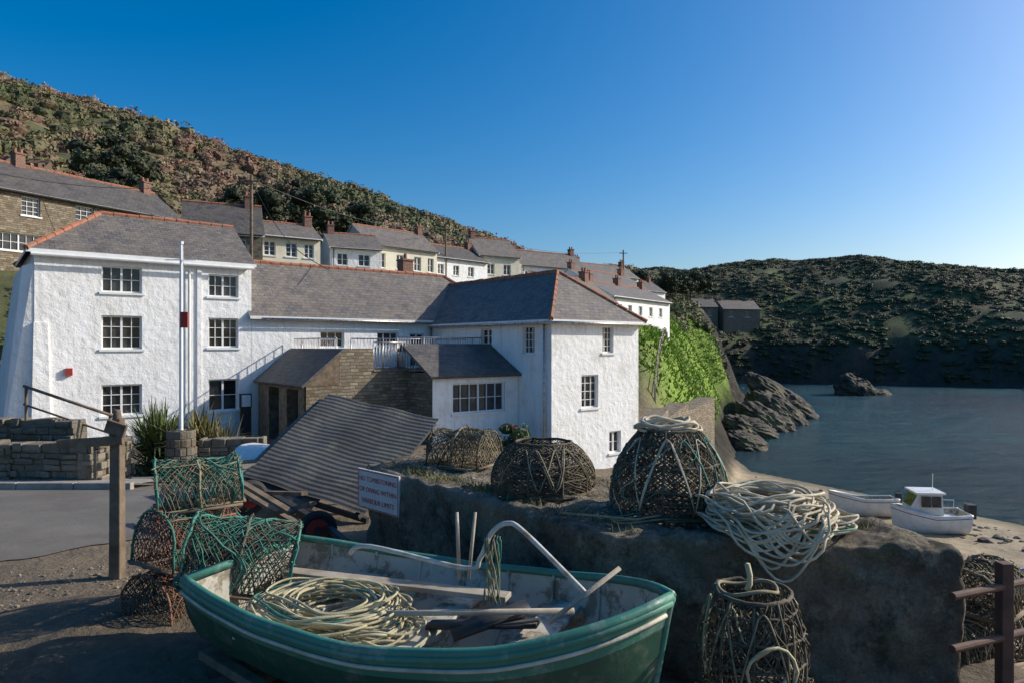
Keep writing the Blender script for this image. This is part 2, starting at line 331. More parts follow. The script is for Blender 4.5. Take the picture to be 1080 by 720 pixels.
# ---------------------------------------------------------------- building blocks
def wall(W_,F_,G_,P0,P1,z0,z1,ops,dp=.2,wm=0):
    P0=Vector((*P0,0));P1=Vector((*P1,0)); d=(P1-P0); L=d.length; d.normalize(); n=Vector((d.y,-d.x,0))
    def pt(s,z,dep=0): q=P0+d*s-n*dep; return (q.x,q.y,z)
    xs_=sorted({0,L,*[o[0] for o in ops],*[o[1] for o in ops]}); zs_=sorted({z0,z1,*[o[2] for o in ops],*[o[3] for o in ops]})
    for i in range(len(xs_)-1):
        for j in range(len(zs_)-1):
            cx=(xs_[i]+xs_[i+1])/2; cz=(zs_[j]+zs_[j+1])/2
            if any(o[0]<cx<o[1] and o[2]<cz<o[3] for o in ops): continue
            W_.face([pt(xs_[i],zs_[j]),pt(xs_[i+1],zs_[j]),pt(xs_[i+1],zs_[j+1]),pt(xs_[i],zs_[j+1])],wm)
    def wb(s0,s1,a,b,d0,d1,B,m=0):
        B.hexa([pt(s0,a,d0),pt(s1,a,d0),pt(s1,a,d1),pt(s0,a,d1),pt(s0,b,d0),pt(s1,b,d0),pt(s1,b,d1),pt(s0,b,d1)],m)
    for o in ops:
        s0,s1,a,b=o[:4]; nxm,nym=(o[4],o[5]) if len(o)>5 else (2,2)
        W_.face([pt(s0,a),pt(s0,b),pt(s0,b,dp),pt(s0,a,dp)],wm); W_.face([pt(s1,b),pt(s1,a),pt(s1,a,dp),pt(s1,b,dp)],wm)
        W_.face([pt(s0,b),pt(s1,b),pt(s1,b,dp),pt(s0,b,dp)],wm); W_.face([pt(s1,a),pt(s0,a),pt(s0,a,dp),pt(s1,a,dp)],wm)
        if nxm==0:
            G_.face([pt(s0,a,dp),pt(s1,a,dp),pt(s1,b,dp),pt(s0,b,dp)],1); continue
        G_.face([pt(s0,a,dp-.02),pt(s1,a,dp-.02),pt(s1,b,dp-.02),pt(s0,b,dp-.02)],0)
        fw=.06; q0,q1=dp-.09,dp-.025
        wb(s0,s0+fw,a,b,q0,q1,F_);wb(s1-fw,s1,a,b,q0,q1,F_);wb(s0+fw,s1-fw,a,a+fw,q0,q1,F_);wb(s0+fw,s1-fw,b-fw,b,q0,q1,F_)
        for i in range(1,nxm): c=s0+(s1-s0)*i/nxm; wv=.035 if (nxm%2==0 and i==nxm//2) else .012; wb(c-wv,c+wv,a+fw,b-fw,q0+.01,q1,F_)
        for j in range(1,nym): c=a+(b-a)*j/nym; wb(s0+fw,s1-fw,c-.012,c+.012,q0+.016,q1,F_)
        wb(s0-.08,s1+.08,a-.08,a-.003,-.06,dp-.1,F_)
def roof(R,a0,a1,b0,b1,ze,zr,axis='a',h0=0,h1=0,ov=.25,th=.12,ridge=True,ro=.12,mr=1):
    sw=(lambda a,b,z:(a,b,z)) if axis=='a' else (lambda a,b,z:(b,a,z))
    if axis=='b': a0,a1,b0,b1=b0,b1,a0,a1
    bm=(b0+b1)/2; sl=(zr-ze)/(bm-b0); zo=ze-sl*ov
    A0=a0-(ov if h0 else ro);A1=a1+(ov if h1 else ro); B0=b0-ov;B1=b1+ov; r0=a0+h0 if h0 else A0; r1=a1-h1 if h1 else A1
    def prism(t):
        return [sw(A0,B0,zo+t),sw(A1,B0,zo+t),sw(A1,B1,zo+t),sw(A0,B1,zo+t),sw(r0,bm,zr+t),sw(r1,bm,zr+t)]
    p=prism(th);q=prism(0)
    R.face([p[0],p[1],p[5],p[4]]);R.face([p[2],p[3],p[4],p[5]])
    R.face([q[1],q[0],q[4],q[5]]);R.face([q[3],q[2],q[5],q[4]])
    if h0:R.face([p[3],p[0],p[4]])
    else: R.face([q[0],q[4],p[4],p[0]],2);R.face([q[4],q[3],p[3],p[4]],2)
    if h1:R.face([p[1],p[2],p[5]])
    else: R.face([q[5],q[1],p[1],p[5]],2);R.face([q[2],q[5],p[5],p[2]],2)
    for i,j in ((0,1),(1,2),(2,3),(3,0)):
        if (i,j)==(1,2) and not h1: continue
        if (i,j)==(3,0) and not h0: continue
        R.face([q[i],q[j],p[j],p[i]],2)
    if ridge:
        def rt(P,Q):
            P=Vector(P);Q=Vector(Q);k=max(2,int((Q-P).length/.45))
            for i in range(k):
                A=P.lerp(Q,i/k);B=P.lerp(Q,(i+.97)/k); j=Vector((0,0,random.gauss(0,.008))); R.tube([A+j,B+j],.105,6,mr,r2=.09)
        rt(p[4],p[5])
        if h0: rt(p[0],p[4]);rt(p[3],p[4])
        if h1: rt(p[1],p[5]);rt(p[2],p[5])
def gable(Wm,a,b0,b1,ze,zr,axis='a',flip=False):
    pts=[(a,b0,ze),(a,b1,ze),(a,(b0+b1)/2,zr)] if axis=='a' else [(b0,a,ze),(b1,a,ze),((b0+b1)/2,a,zr)]
    Wm.face(pts[::-1] if flip else pts)
def chimney(par,x,y,z0,z1,w=.5,d=.5,pots=1,mat='brick'):
    mb=MB(); mb.box(x-w/2,x+w/2,y-d/2,y+d/2,z0,z1); mb.box(x-w/2-.05,x+w/2+.05,y-d/2-.05,y+d/2+.05,z1,z1+.1)
    for i in range(pots):
        px=x+(i-(pots-1)/2)*.34; mb.tube([(px,y,z1+.1),(px,y,z1+.4)],.1,10,1,r2=.085)
    mb.done('chimney',[mat,'terra'],par,bevel=.01)
def simple_house(name,x0,y0,x1,y1,D,zb,ze,zr,wm='white',rm='slate',wins=(),chs=(),hip=(0,0),mr='terra',ridge=True):
    ang=math.atan2(y1-y0,x1-x0); L=math.hypot(x1-x0,y1-y0); e=empty(name,Matrix.Translation((x0,y0,0))@Matrix.Rotation(ang,4,'Z'))
    w,f,g,r=MB(),MB(),MB(),MB()
    wall(w,f,g,(0,0),(L,0),zb,ze,list(wins)); wall(w,f,g,(L,0),(L,D),zb,ze,[]); wall(w,f,g,(L,D),(0,D),zb,ze,[]); wall(w,f,g,(0,D),(0,0),zb,ze,[])
    if not hip[0]: gable(w,0,0,D,ze,zr,flip=True)
    if not hip[1]: gable(w,L,0,D,ze,zr)
    roof(r,0,L,0,D,ze,zr,'a',hip[0],hip[1],ridge=ridge)
    w.done('walls',[wm],e); r.done('roof',[rm,mr,'frame'],e)
    if f.f: f.done('window_frames',['frame'],e); g.done('window_glass',['glass','dark'],e)
    for c in chs: chimney(e,c,D/2,zr-.6,zr+.7,.55,.6,2)
    gg=MB(); gg.tube([(0,-.3,ze-.12),(L,-.3,ze-.12)],.05,6); gg.tube([(.3,-.06,ze-.15),(.3,-.06,zb)],.035,6); gg.done('gutter',['black'],e)
    return e
# --------------------------------------------------------------- white cottage + inn (shared axes)
ANG=math.atan2(.625,.78); INN=Matrix.Translation((-10.5,27.5,0))@Matrix.Rotation(ANG,4,'Z')
cot=empty('white_cottage',INN)
w,f,g,r=MB(),MB(),MB(),MB()
ops=[(1.96,3.25,4.12,5.07,4,2),(1.96,3.25,2.1,3.3,4,3),(1.96,3.25,-.28,.83,4,3),(5.55,6.68,4.12,5.0,4,2),(5.55,6.68,2.15,3.3,4,3),(5.55,6.68,-.33,.92,2,2)]
wall(w,f,g,(-7.18,0),(0,0),-2.2,5.5,ops,.22); wall(w,f,g,(0,0),(0,5.6),-2.2,5.5,[]); wall(w,f,g,(0,5.6),(-7.18,5.6),-2.2,5.5,[]); wall(w,f,g,(-7.18,5.6),(-7.18,0),-2.2,5.5,[(3,3.8,2.4,3.3)])
gable(w,0,0,5.6,5.5,7.25)
w.hexa([(-8.2,.25,-2.2),(-7.19,.02,-2.2),(-7.19,5.0,-2.2),(-8.4,5.0,-2.2),(-7.5,.25,4.9),(-7.19,.02,5.0),(-7.19,5,5.0),(-7.5,5,4.9)])
w.hexa([(-7.3,-.22,-2.2),(-6.7,-.22,-2.2),(-6.7,0.01,-2.2),(-7.3,0.01,-2.2),(-7.2,-.05,3.0),(-6.8,-.05,3.0),(-6.8,.01,3.0),(-7.2,.01,3.0)])
w.box(-2.05,-1.9,-.06,.0,-2.2,5.2)
roof(r,-7.18,0,0,5.6,5.5,7.25,'a',2.3,0)
w.done('walls',['white'],cot); f.done('window_frames',['frame'],cot); g.done('window_glass',['glass','dark'],cot); r.done('roof',['slate','terra','frame'],cot)
mb=MB(); mb.tube([(-2.35,-.1,5.1),(-2.35,-.1,-1.4)],.05,8); mb.tube([(-7.3,-.33,5.28),(0,-.33,5.28)],.06,8)
mb.box(-6.3,-6.1,-.13,0,1.2,1.45,1); mb.done('downpipe',['frame','redhub'],cot)
inn=empty('white_inn',INN)
w,f,g,r=MB(),MB(),MB(),MB()
wall(w,f,g,(0.01,0),(8.5,0),-2,3.5,[(2.9,4.0,2.15,2.85,3,2),(5.6,6.7,2.2,2.85,3,2),(7.3,8.1,1.25,2.8,2,3)])
wall(w,f,g,(8.5,0),(8.5,-8.6),-4,3.3,[(4.0,4.8,2.0,2.95,2,3),(6.85,7.6,1.9,3.0,3,4)])
wall(w,f,g,(8.5,-8.6),(13.5,-8.6),-4,3.3,[(1.6,2.55,-.26,1.06,3,4),(2.8,3.45,1.93,3.02,3,4),(3.2,3.9,-2.2,-1.3,2,2)])
wall(w,f,g,(13.5,-8.6),(13.5,5.4),-5,3.3,[(2,3,2,3),(5,6,2,3)]); wall(w,f,g,(13.5,5.4),(0,5.4),-2,3.5,[])
roof(r,0.0,13.5,0,5.4,3.5,5.8,'a',0,2.6); roof(r,8.5,13.5,-8.6,2.7,3.3,5.3,'b',2.4,0)
w.done('walls',['white'],inn); r.done('roof',['slate','terra','frame'],inn)
chimney(inn,8.9,3.2,5.0,6.6,.6,.6,1)
w2=MB()
wall(w2,f,g,(.3,-4.9),(2.9,-4.9),-2.4,.8,[]); wall(w2,f,g,(1.55,-4.9),(2.9,-4.9),.8,2.05,[])
wall(w2,f,g,(2.9,-4.9),(4.4,-4.9),-2.4,1.25,[]); wall(w2,f,g,(4.4,-4.9),(4.4,-6.6),-2.4,1.2,[])
wall(w2,f,g,(1.55,0),(1.55,-4.9),-2,2.05,[])
w2.box(1.55,2.9,-4.9,-4.5,2.05,2.12); w2.box(2.9,4.4,-4.93,-4.55,1.25,1.33); wall(w2,f,g,(2.9,-4.5),(2.9,-4.9),1.2,2.05,[])
w2.face([(1.55,-4.5,1.2),(8.49,-4.5,1.2),(8.49,-.01,1.2),(1.55,-.01,1.2)]); 
w2.done('stone_terrace',['stone'],inn)
w3=MB(); wall(w3,f,g,(4.42,-6.6),(8.49,-6.6),-3,1.15,[(.9,3.4,-.35,.8,6,2)]); w3.done('bay_wall',['white'],inn)
w3=MB(); wall(w3,f,g,(.25,-.1),(.25,-4.9),-2,.85,[(1.2,2.3,-1.5,.65,0,0),(3.1,4.2,-1.5,.65,0,0)],.4); w3.done('porch_wall',['wood'],inn)
def slab(R,p,th=.1,m=0):
    n=(Vector(p[1])-Vector(p[0])).cross(Vector(p[3])-Vector(p[0])).normalized()*th
    R.hexa([Vector(q)-n for q in p]+[Vector(q) for q in p],m)
r2=MB(); slab(r2,[(1.6,-.02,2.12),(.05,-.02,.82),(.05,-5.1,.82),(1.6,-5.1,2.12)]); slab(r2,[(4.2,-6.85,1.1),(8.48,-6.85,1.1),(8.48,-4.7,2.3),(4.2,-4.7,2.3)])
slab(r2,[(4.2,-4.69,2.28),(8.48,-4.69,2.28),(8.48,-4.3,2.05),(4.2,-4.3,2.05)],.08)
r2.done('lean_to_roofs',['slate_d','terra','frame'],inn)
w3=MB(); w3.face([(.26,-4.91,.8),(1.54,-4.91,.8),(1.54,-4.91,1.95)]); w3.done('porch_gable',['wood'],inn)
f.done('window_frames',['frame'],inn); g.done('window_glass',['glass','dark'],inn)
rl=MB()
def railing(R,P,Q,z0,z1,step=.12,rb=.012):
    P=Vector((*P,0));Q=Vector((*Q,0)); L=(Q-P).length; k=int(L/step)
    for zz in (z0+.1,z1): R.tube([P+Vector((0,0,zz)),Q+Vector((0,0,zz))],.025,6)
    for i in range(k+1):
        p=P.lerp(Q,i/k); R.tube([p+Vector((0,0,z0)),p+Vector((0,0,z1))],.03 if i%10==0 else rb,5)
railing(rl,(2.95,-4.8),(4.3,-4.8),1.3,2.35); railing(rl,(4.3,-4.8),(4.3,-4.2),1.2,2.35)
railing(rl,(4.3,-4.2),(8.4,-4.2),1.2,2.55); railing(rl,(1.7,-4.3),(1.7,-.2),1.2,2.5,.16)
railing(rl,(2.9,-3.0),(8.4,-3.0),1.2,2.5,.14)
rl.tube([(0.3,-.33,3.3),(8.3,-.33,3.3)],.05,6); rl.tube([(8.2,-8.9,3.1),(13.8,-8.9,3.1)],.05,6); rl.tube([(8.2,-8.9,3.1),(8.2,-.3,3.1)],.05,6)
rl.tube([(8.42,-.08,3.2),(8.42,-.08,1.2)],.04,6); rl.tube([(8.38,-8.3,3.1),(8.38,-8.3,-2.5)],.045,6)
rl.done('terrace_railing',['metal'],inn,smooth=True)
mb=MB(); mb.box(-.6,-.2,-.6,-.5,-1.4,-.2); mb.box(-.62,-.18,-.62,-.48,-.2,.35,0); mb.box(-.57,-.23,-.635,-.622,-.15,.3,1); e=empty('menu_board',INN); mb.done('board',['black','frame'],e)
# --------------------------------------------------------------- background houses
simple_house('stone_terrace_house',-32,31.5,-23.3,48,6,4,11.05,13.1,'stone','slate_d',[(3,4,9.6,10.8,3,4),(8.5,9.5,9.7,10.8,3,4),(11.5,12.6,9.7,10.8,3,4),(15,16,9.7,10.8,3,4),(7.2,9.6,7.6,8.6,6,2),(11.5,12.7,7.4,8.6,3,3)],[9.8,18.0,1])
simple_house('stone_house',-21.2,44,-16.8,46,5,4,9.7,11.9,'stone2','slate_d',[(3,3.8,8.3,9.3)],[4.1])
simple_house('cream_cottage',-17.6,47,-13.9,49.5,4.5,4,9.9,11.1,'cream','slate',[(.5,1.3,8.5,9.5,2,3),(2,2.8,8.5,9.5,2,3),(3.3,4,8.5,9.5,2,3)],[4.2])
simple_house('white_house',-15.2,57,-11.3,59,4.5,4,10.5,11.9,'white','slate',[(.6,1.5,9,10,2,2),(2.4,3.4,9,10,2,2)],[.5])
simple_house('cream_house',-12.6,60,-7.2,65.5,5,4,11.2,13.1,'cream','slate',[(1,1.8,9.2,10.5,2,2),(3,3.8,9.2,10.5,2,2),(5,5.8,9.2,10.5,2,2),(6.6,7.3,9.2,10.5,2,2)],[7.4])
simple_house('terraced_cottage',-8,66.5,-2.6,72,5,4,11.0,12.5,'white','slate_d',[(1,1.8,9.3,10.3),(3,3.8,9.3,10.3),(5,5.8,9.3,10.3)],[0.5,7.2])
simple_house('pale_cottage',-3.5,72.5,.8,75,5,4,11.9,14.0,'cream','slate',[(1,1.9,9.9,11),(3,3.9,9.9,11)],[.4])
simple_house('slate_cottage',1,78,9,83,5,4,11.5,13.4,'white','slate',[(1,1.9,9.9,10.9),(4,4.9,9.9,10.9),(7,7.9,9.9,10.9)],[.5,9])
simple_house('grey_cottage',9.5,86,17,92,5,4,11.3,12.9,'cream','slate',[(1,1.9,10,11),(4,4.9,10,11),(7,7.9,10,11)],[.5,9])
simple_house('slate_cottage',17,100,24,107,5,3,10.6,12.2,'white','slate_d',[(1,1.9,9,10),(4,4.9,9,10),(7,7.9,9,10)],[.5,9])
simple_house('brown_roof_house',3.0,47,8,53,5,-3,5.6,7.3,'white','slate_r',[(2,2.8,4,5)],[7.2])
simple_house('white_terrace_house',9,61,16.4,71,5.5,-1,6.7,8.1,'white','slate',[(1,1.8,5.1,6.0),(3,3.8,5.1,6.0),(5.2,6,5.1,6.0),(7.5,8.3,5.1,6.0),(9.8,10.6,5.1,6.0)],[0.5,6,11.3])
simple_house('upper_white_house',8,73,15.5,81,5,3,9.1,10.6,'white','slate',[(1,1.8,7.6,8.6),(4,4.8,7.6,8.6),(7,7.8,7.6,8.6)],[.4,10])
simple_house('harbour_stone_house',58,230,70,232,8,4,15.5,18.4,'stone2','slate_d',[(2,4,12.5,14.5),(8,10,12.5,14.5)],[1,11])
simple_house('harbour_stone_house',71.5,231,85,234,8,4,14.8,17.8,'stone2','slate_d',[(2,4,12,14),(8,10,12,14)],[1,11])
# --------------------------------------------------------------- vegetation masses
cv=[];cidx={}
for a in (-1,0,1):
    for b in (-1,0,1):
        for c in (-1,0,1):
            if a==b==c==0: continue
            cidx[(a,b,c)]=len(cv); cv.append((a,b,c))
cf=[]
for ax in range(3):
    for sgn in (-1,1):
        for i in (-1,0):
            for j in (-1,0):
                q=[]
                for di,dj in ((0,0),(1,0),(1,1),(0,1)):
                    p=[0,0,0]; p[ax]=sgn; p[(ax+1)%3]=i+di; p[(ax+2)%3]=j+dj; q.append(cidx[tuple(p)])
                cf.append(q if sgn>0 else q[::-1])
cv=np.array(cv,float); cv/=np.linalg.norm(cv,axis=1)[:,None]; cf=np.array(cf)
def foliage(name,P,R,RZ,COL,nl,ls,lower=.0,core=.74,cc=.7):
    n=len(P)
    jit=1+.25*(rng.random((n,len(cv),1))-.5)*2
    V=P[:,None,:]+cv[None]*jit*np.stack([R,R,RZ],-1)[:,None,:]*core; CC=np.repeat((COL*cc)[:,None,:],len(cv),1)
    Fc=(cf[None]+(np.arange(n)*len(cv))[:,None,None]).reshape(-1,4)
    d=rng.normal(size=(n,nl,3)); d[...,2]=np.abs(d[...,2])*(1-lower)+d[...,2]*lower; d/=np.linalg.norm(d,axis=2)[...,None]
    ph=rng.random((n,1,3))*6; lump=.82+.22*np.sin(3.1*d[...,0]+ph[...,0])*np.cos(2.7*d[...,1]+ph[...,1])+.1*np.sin(5*d[...,2]+ph[...,2])+.16*rng.random((n,nl))
    c=P[:,None,:]+d*lump[...,None]*np.stack([R,R,RZ],-1)[:,None,:]
    nn=d+.6*rng.normal(size=d.shape); nn/=np.linalg.norm(nn,axis=2)[...,None]
    t=np.cross(nn,rng.normal(size=d.shape)); t/=np.linalg.norm(t,axis=2)[...,None]; b=np.cross(nn,t)
    sz=(ls*R[:,None]*(.6+.8*rng.random((n,nl))))[...,None]
    q=np.stack([c-t*sz,c-b*sz*.6,c+t*sz,c+b*sz*.6],2)
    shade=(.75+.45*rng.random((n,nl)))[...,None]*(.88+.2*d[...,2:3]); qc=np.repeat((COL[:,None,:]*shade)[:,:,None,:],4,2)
    Fl=np.arange(n*nl*4).reshape(-1,4)+n*len(cv)
    return np_quads(name,np.concatenate([V.reshape(-1,3),q.reshape(-1,3)]),np.concatenate([Fc,Fl]),M['leaf'],np.concatenate([CC.reshape(-1,3),qc.reshape(-1,3)]))
HC=np.array([(-30,37),(-26,44),(-19,47),(-16,50),(-14,60),(-10,64),(-6,70),(-1.5,76),(5,82),(13,90),(5,52),(12,67),(11,78),(-12,30),(-6,32),(-16,28),(0,32),(-28,41),(2,28),(15,73),(8,60),(15,64),(18,71),(12,56),(20,104)])
def scatter(n,xr,yr,cond):
    x=rng.uniform(*xr,n);y=rng.uniform(*yr,n); z,sd,s,w_,t,di=Hfull(x,y)
    k=cond(x,y,z,sd,s,w_)
    for hx,hy in HC: k&=np.hypot(x-hx,y-hy)>5.5
    return x[k],y[k],z[k],s[k]
PAL=np.array([(.09,.105,.035),(.12,.12,.045),(.075,.085,.03),(.19,.145,.075),(.15,.135,.055),(.22,.125,.08),(.18,.115,.07),(.23,.18,.10)])
def cols(x,y):
    k=fbm(x/18,y/18,4)+.5; i=np.clip(((k-.2)*1.7+rng.normal(size=x.shape)*.12)*len(PAL),0,len(PAL)-1).astype(int); c=PAL[i]
    return c*(.8+.4*rng.random(x.shape))[:,None]
x,y,z,s=scatter(36000,(-190,60),(15,330),lambda x,y,z,sd,s,w_:(s>27)&(s<160)&(sd>6)&(w_<.4)&(x/np.maximum(y,1)>-1.1)&(fbm(x/10,y/10,3)>-.24))
x,y,z,s=[q[:13500] for q in (x,y,z,s)]
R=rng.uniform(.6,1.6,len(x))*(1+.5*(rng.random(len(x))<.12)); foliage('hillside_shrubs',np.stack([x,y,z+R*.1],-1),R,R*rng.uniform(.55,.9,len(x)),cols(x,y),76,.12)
x,y,z,s=scatter(22000,(40,330),(165,340),lambda x,y,z,sd,s,w_:(w_>.3)&(sd>6.5)&(x/y<.9)&(fbm(x/14,y/14,3)>-.2)); x,y,z=[q[:9000] for q in (x,y,z)]
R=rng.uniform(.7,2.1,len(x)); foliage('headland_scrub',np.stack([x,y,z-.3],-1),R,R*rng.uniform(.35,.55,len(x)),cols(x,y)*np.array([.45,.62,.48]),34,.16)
x,y,z,s=scatter(6000,(-50,40),(30,130),lambda x,y,z,sd,s,w_:(s>5)&(s<30)&(sd>5)&((x<10)|(s>19))); x,y,z=[q[:1100] for q in (x,y,z)]
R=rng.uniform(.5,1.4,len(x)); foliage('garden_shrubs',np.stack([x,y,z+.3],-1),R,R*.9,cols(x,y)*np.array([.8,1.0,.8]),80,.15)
def tree(name,x,y,h,r,col,n=26,lean=0):
    z=H(x,y); e=empty(name,loc=(x,y,z)); mb=MB()
    mb.tube([(0,0,-.5),(.1,0,h*.35),(lean*.5,.1,h*.7)],.18*h/5,8,r2=.06*h/5)
    P=[]
    for i in range(n):
        a=random.uniform(0,6.28);rr=r*math.sqrt(random.random())*.9;zz=h*(.42+.55*random.random()*(1-.45*(rr/r)**2)); p=(rr*math.cos(a)+lean,rr*math.sin(a),zz); P.append(p)
        if i%3==0: mb.tube([(.05,0,h*random.uniform(.25,.5)),((p[0])*.5,p[1]*.5,zz*.8),p],.06*h/5,5,r2=.02)
    mb.done('trunk',['wood'],e,smooth=True); P=np.array(P); R=rng.uniform(.2,.36,n)*r
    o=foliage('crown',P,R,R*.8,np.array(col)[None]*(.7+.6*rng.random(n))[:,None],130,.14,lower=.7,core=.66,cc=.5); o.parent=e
for (x,y,h,r) in ((-19.5,64,7,3.4),(-16.5,68,6,3),(-22,58,6,3),(29,125,6,4),(36,138,7,4.5),(-34,58,6,3.2),(23,120,5,3.4),(-30,52,5,2.6),(42,152,7,5),(48,166,7,5)):
    tree('evergreen_tree',x,y,h,r,(.045,.06,.02))
def blades(name,P,hh,wd,col,spread=.35):
    n=len(P); a=rng.random(n)*6.28; t=np.stack([np.cos(a),np.sin(a),0*a],-1)*wd[:,None]; ln=np.stack([rng.normal(size=n)*spread,rng.normal(size=n)*spread,np.ones(n)],-1)*hh[:,None]
    q=np.stack([P-t,P+t,P+ln*.6+t*.7,P+ln],1); return np_quads(name,q.reshape(-1,3),np.arange(n*4).reshape(-1,4),M['leaf'],np.repeat(col,4,0))
n=110000; x=rng.uniform(6,52,n);y=rng.uniform(44,128,n); z,sd,s,w_,t,di=Hfull(x,y); k=(t>np.interp(y,[60,100,118],[.28,.42,.7]))&(s<20)&(fbm(x/4,y/4,3)>-.24); x,y,z=x[k],y[k],z[k]
blades('headland_grass',np.stack([x,y,z],-1),rng.uniform(.15,.45,len(x)),rng.uniform(.05,.14,len(x)),np.array((.20,.31,.03))*(.5+.9*rng.random(len(x)))[:,None],.7)
import bmesh
def rock(name,x,y,z,sx,sy,sz,rot,seed=0,tilt=0):
    bm=bmesh.new(); bmesh.ops.create_icosphere(bm,subdivisions=5,radius=1)
    co=np.array([v.co[:] for v in bm.verts]); q=co*1.6+seed*3.7
    d=.5*fbm(q[:,0]+q[:,2]*.7,q[:,1]-q[:,2]*.4,5)+.7*np.abs(fbm(q[:,0]*1.5+5,q[:,2]*2.8+q[:,1],4))
    co=co*(1+d)[:,None]*np.array([sx,sy,sz]); co[:,2]+=tilt*co[:,0]
    for v,c in zip(bm.verts,co): v.co=c
    me=bpy.data.meshes.new(name); bm.to_mesh(me); bm.free(); me.materials.append(M['rock']); o=bpy.data.objects.new(name,me); scene.collection.objects.link(o); o.location=(x,y,z); o.rotation_euler=(0,0,rot); return o
rock('sea_stack_rock',84,166,-9.6,5.2,4,4.4,.1,1,-.4); rock('sea_stack_rock',89,167,-9.9,4,3,1.6,.4,2)
rock('shore_rock',140,178,-9.5,5,4,1.8,.1,5)
for i,(x,y,z,a,b,c,t) in enumerate([(31,89,-9,3,2.6,1.8,-.35),(36,97,-8.9,4,3,2.4,-.45),(41,105,-8.5,4.5,3,3.0,-.5),(46.5,114,-8.8,4.5,3.5,3.2,-.5),(51,124,-9.3,4.5,3,2.4,-.4),(27,79,-9.2,2.6,2.4,1.4,-.3),(33.5,92,-9.4,2,2,1.0,-.2),(43,104,-9.7,3,2,1.0,-.3),(44,115,-5.8,4.5,3,2.0,-.6)]): rock('cliff_rock',x,y,z,a,b,c,-.7,6+i,t)
# --------------------------------------------------------------- harbour wall
wallz=.95
mb=MB(); A=[(-1.55,7.2),(.63,4.57),(2.82,4.22),(2.62,4.98),(1.35,5.85),(-.95,8.4)]
mb.face([(x,y,wallz) for x,y in A]); 
for (x0,y0),(x1,y1) in zip(A,A[1:]+A[:1]): mb.face([(x0,y0,-.6),(x1,y1,-.6),(x1,y1,wallz),(x0,y0,wallz)])
o=mb.done('harbour_wall',['conc'])
bm=bmesh.new(); bm.from_mesh(o.data); bmesh.ops.remove_doubles(bm,verts=bm.verts,dist=1e-4); bmesh.ops.triangulate(bm,faces=[f for f in bm.faces if len(f.verts)>4])
bmesh.ops.bevel(bm,geom=[e for e in bm.edges if e.is_manifold and e.calc_face_angle(0)>.5],offset=.05,segments=3,affect='EDGES',profile=.5)
for _ in range(6):
    es=[e for e in bm.edges if e.calc_length()>.055]
    if not es: break
    bmesh.ops.subdivide_edges(bm,edges=es,cuts=1,use_grid_fill=True)
    bmesh.ops.triangulate(bm,faces=[f for f in bm.faces if len(f.verts)>4])
bm.normal_update(); co=np.array([v.co[:] for v in bm.verts]); no=np.array([v.normal[:] for v in bm.verts])
d=.14*fbm(co[:,0]*2.2+co[:,2]*1.3,co[:,1]*2.2-co[:,2]*1.9,5)+.07*fbm(co[:,0]*11+co[:,2]*7,co[:,1]*11-co[:,2]*9,4)
co=co+no*d[:,None]
for v,c in zip(bm.verts,co): v.co=c
bm.to_mesh(o.data); bm.free(); o.data.polygons.foreach_set('use_smooth',[True]*len(o.data.polygons))
P=[];
for _ in range(90):
    t=random.random(); 
    if random.random()<.6: cx,cy,cz=(-1.4+2.1*t+.1,7.1-2.5*t+random.uniform(.0,.25),wallz)
    else: cx,cy,cz=(-.8+2.1*t,8.1-2.3*t-.1,wallz)
    for k in range(30): P.append((cx+random.gauss(0,.05),cy+random.gauss(0,.05),cz-.01))
for cx,cy in ((2.25,4.7),(2.3,4.85),(2.1,4.9),(2.45,4.75)):
    for k in range(80): P.append((cx+random.gauss(0,.06),cy+random.gauss(0,.06),wallz-.01))
P=np.array(P); n=len(P); blades('wall_grass_tufts',P,rng.uniform(.02,.08,n),rng.uniform(.0015,.004,n),np.array((.18,.17,.05))*(.4+.9*rng.random(n))[:,None],.5)
n=260; tt=rng.random(n); x=-1.3+3.7*tt; y=np.where(x<.63,7.2-(x+1.55)*1.206+.3,4.6+.1)+rng.random(n)*np.where(x<1.2,.7,.2); sz=rng.gamma(1.6,.006,n)+.004
P=np.stack([x,y,wallz+.0*x+sz*.3],-1); V=P[:,None,:]+cv[None]*(1+.35*(rng.random((n,len(cv),1))-.5))*(sz[:,None]*np.array([1,.8,.55]))[:,None,:]; cg=np.array((.25,.2,.14))*(.4+1.0*rng.random(n))[:,None]
np_quads('wall_top_stones',V.reshape(-1,3),(cf[None]+(np.arange(n)*len(cv))[:,None,None]).reshape(-1,4),M['leaf'],np.repeat(cg,len(cv),0))
# sign
dirw=Vector((2.18,-2.63,0)).normalized(); nrm=Vector((dirw.y,-dirw.x,0)).normalized()
sg=empty('warning_sign',Matrix.Translation((-1.55+dirw.x*.04+nrm.x*.095,7.2+dirw.y*.04+nrm.y*.095,.56))@Matrix.Rotation(math.atan2(dirw.y,dirw.x)+.12,4,'Z'))
mb=MB(); mb.box(0,.7,-.012,.012,-.02,.38); mb.done('sign_board',['signw'],sg,bevel=.004)
mb=MB(); 
for x0,x1,z0,z1 in ((.01,.69,.362,.37),(.01,.69,-.012,-.004),(.01,.018,-.004,.362),(.682,.69,-.004,.362)): mb.box(x0,x1,-.0155,-.0125,z0,z1)
mb.done('sign_border',['signr'],sg)
for i,tx in enumerate(['NO TOMBSTONING','OR DIVING WITHIN','HARBOUR LIMITS']):
    cu=bpy.data.curves.new('text','FONT'); cu.body=tx; cu.size=.07; cu.align_x='CENTER'; cu.extrude=.0008; cu.materials.append(M['signr']); t=bpy.data.objects.new('sign_text',cu); scene.collection.objects.link(t); t.parent=sg; t.location=(.35,-.0145,.265-.11*i); t.rotation_euler=(math.pi/2,0,0)
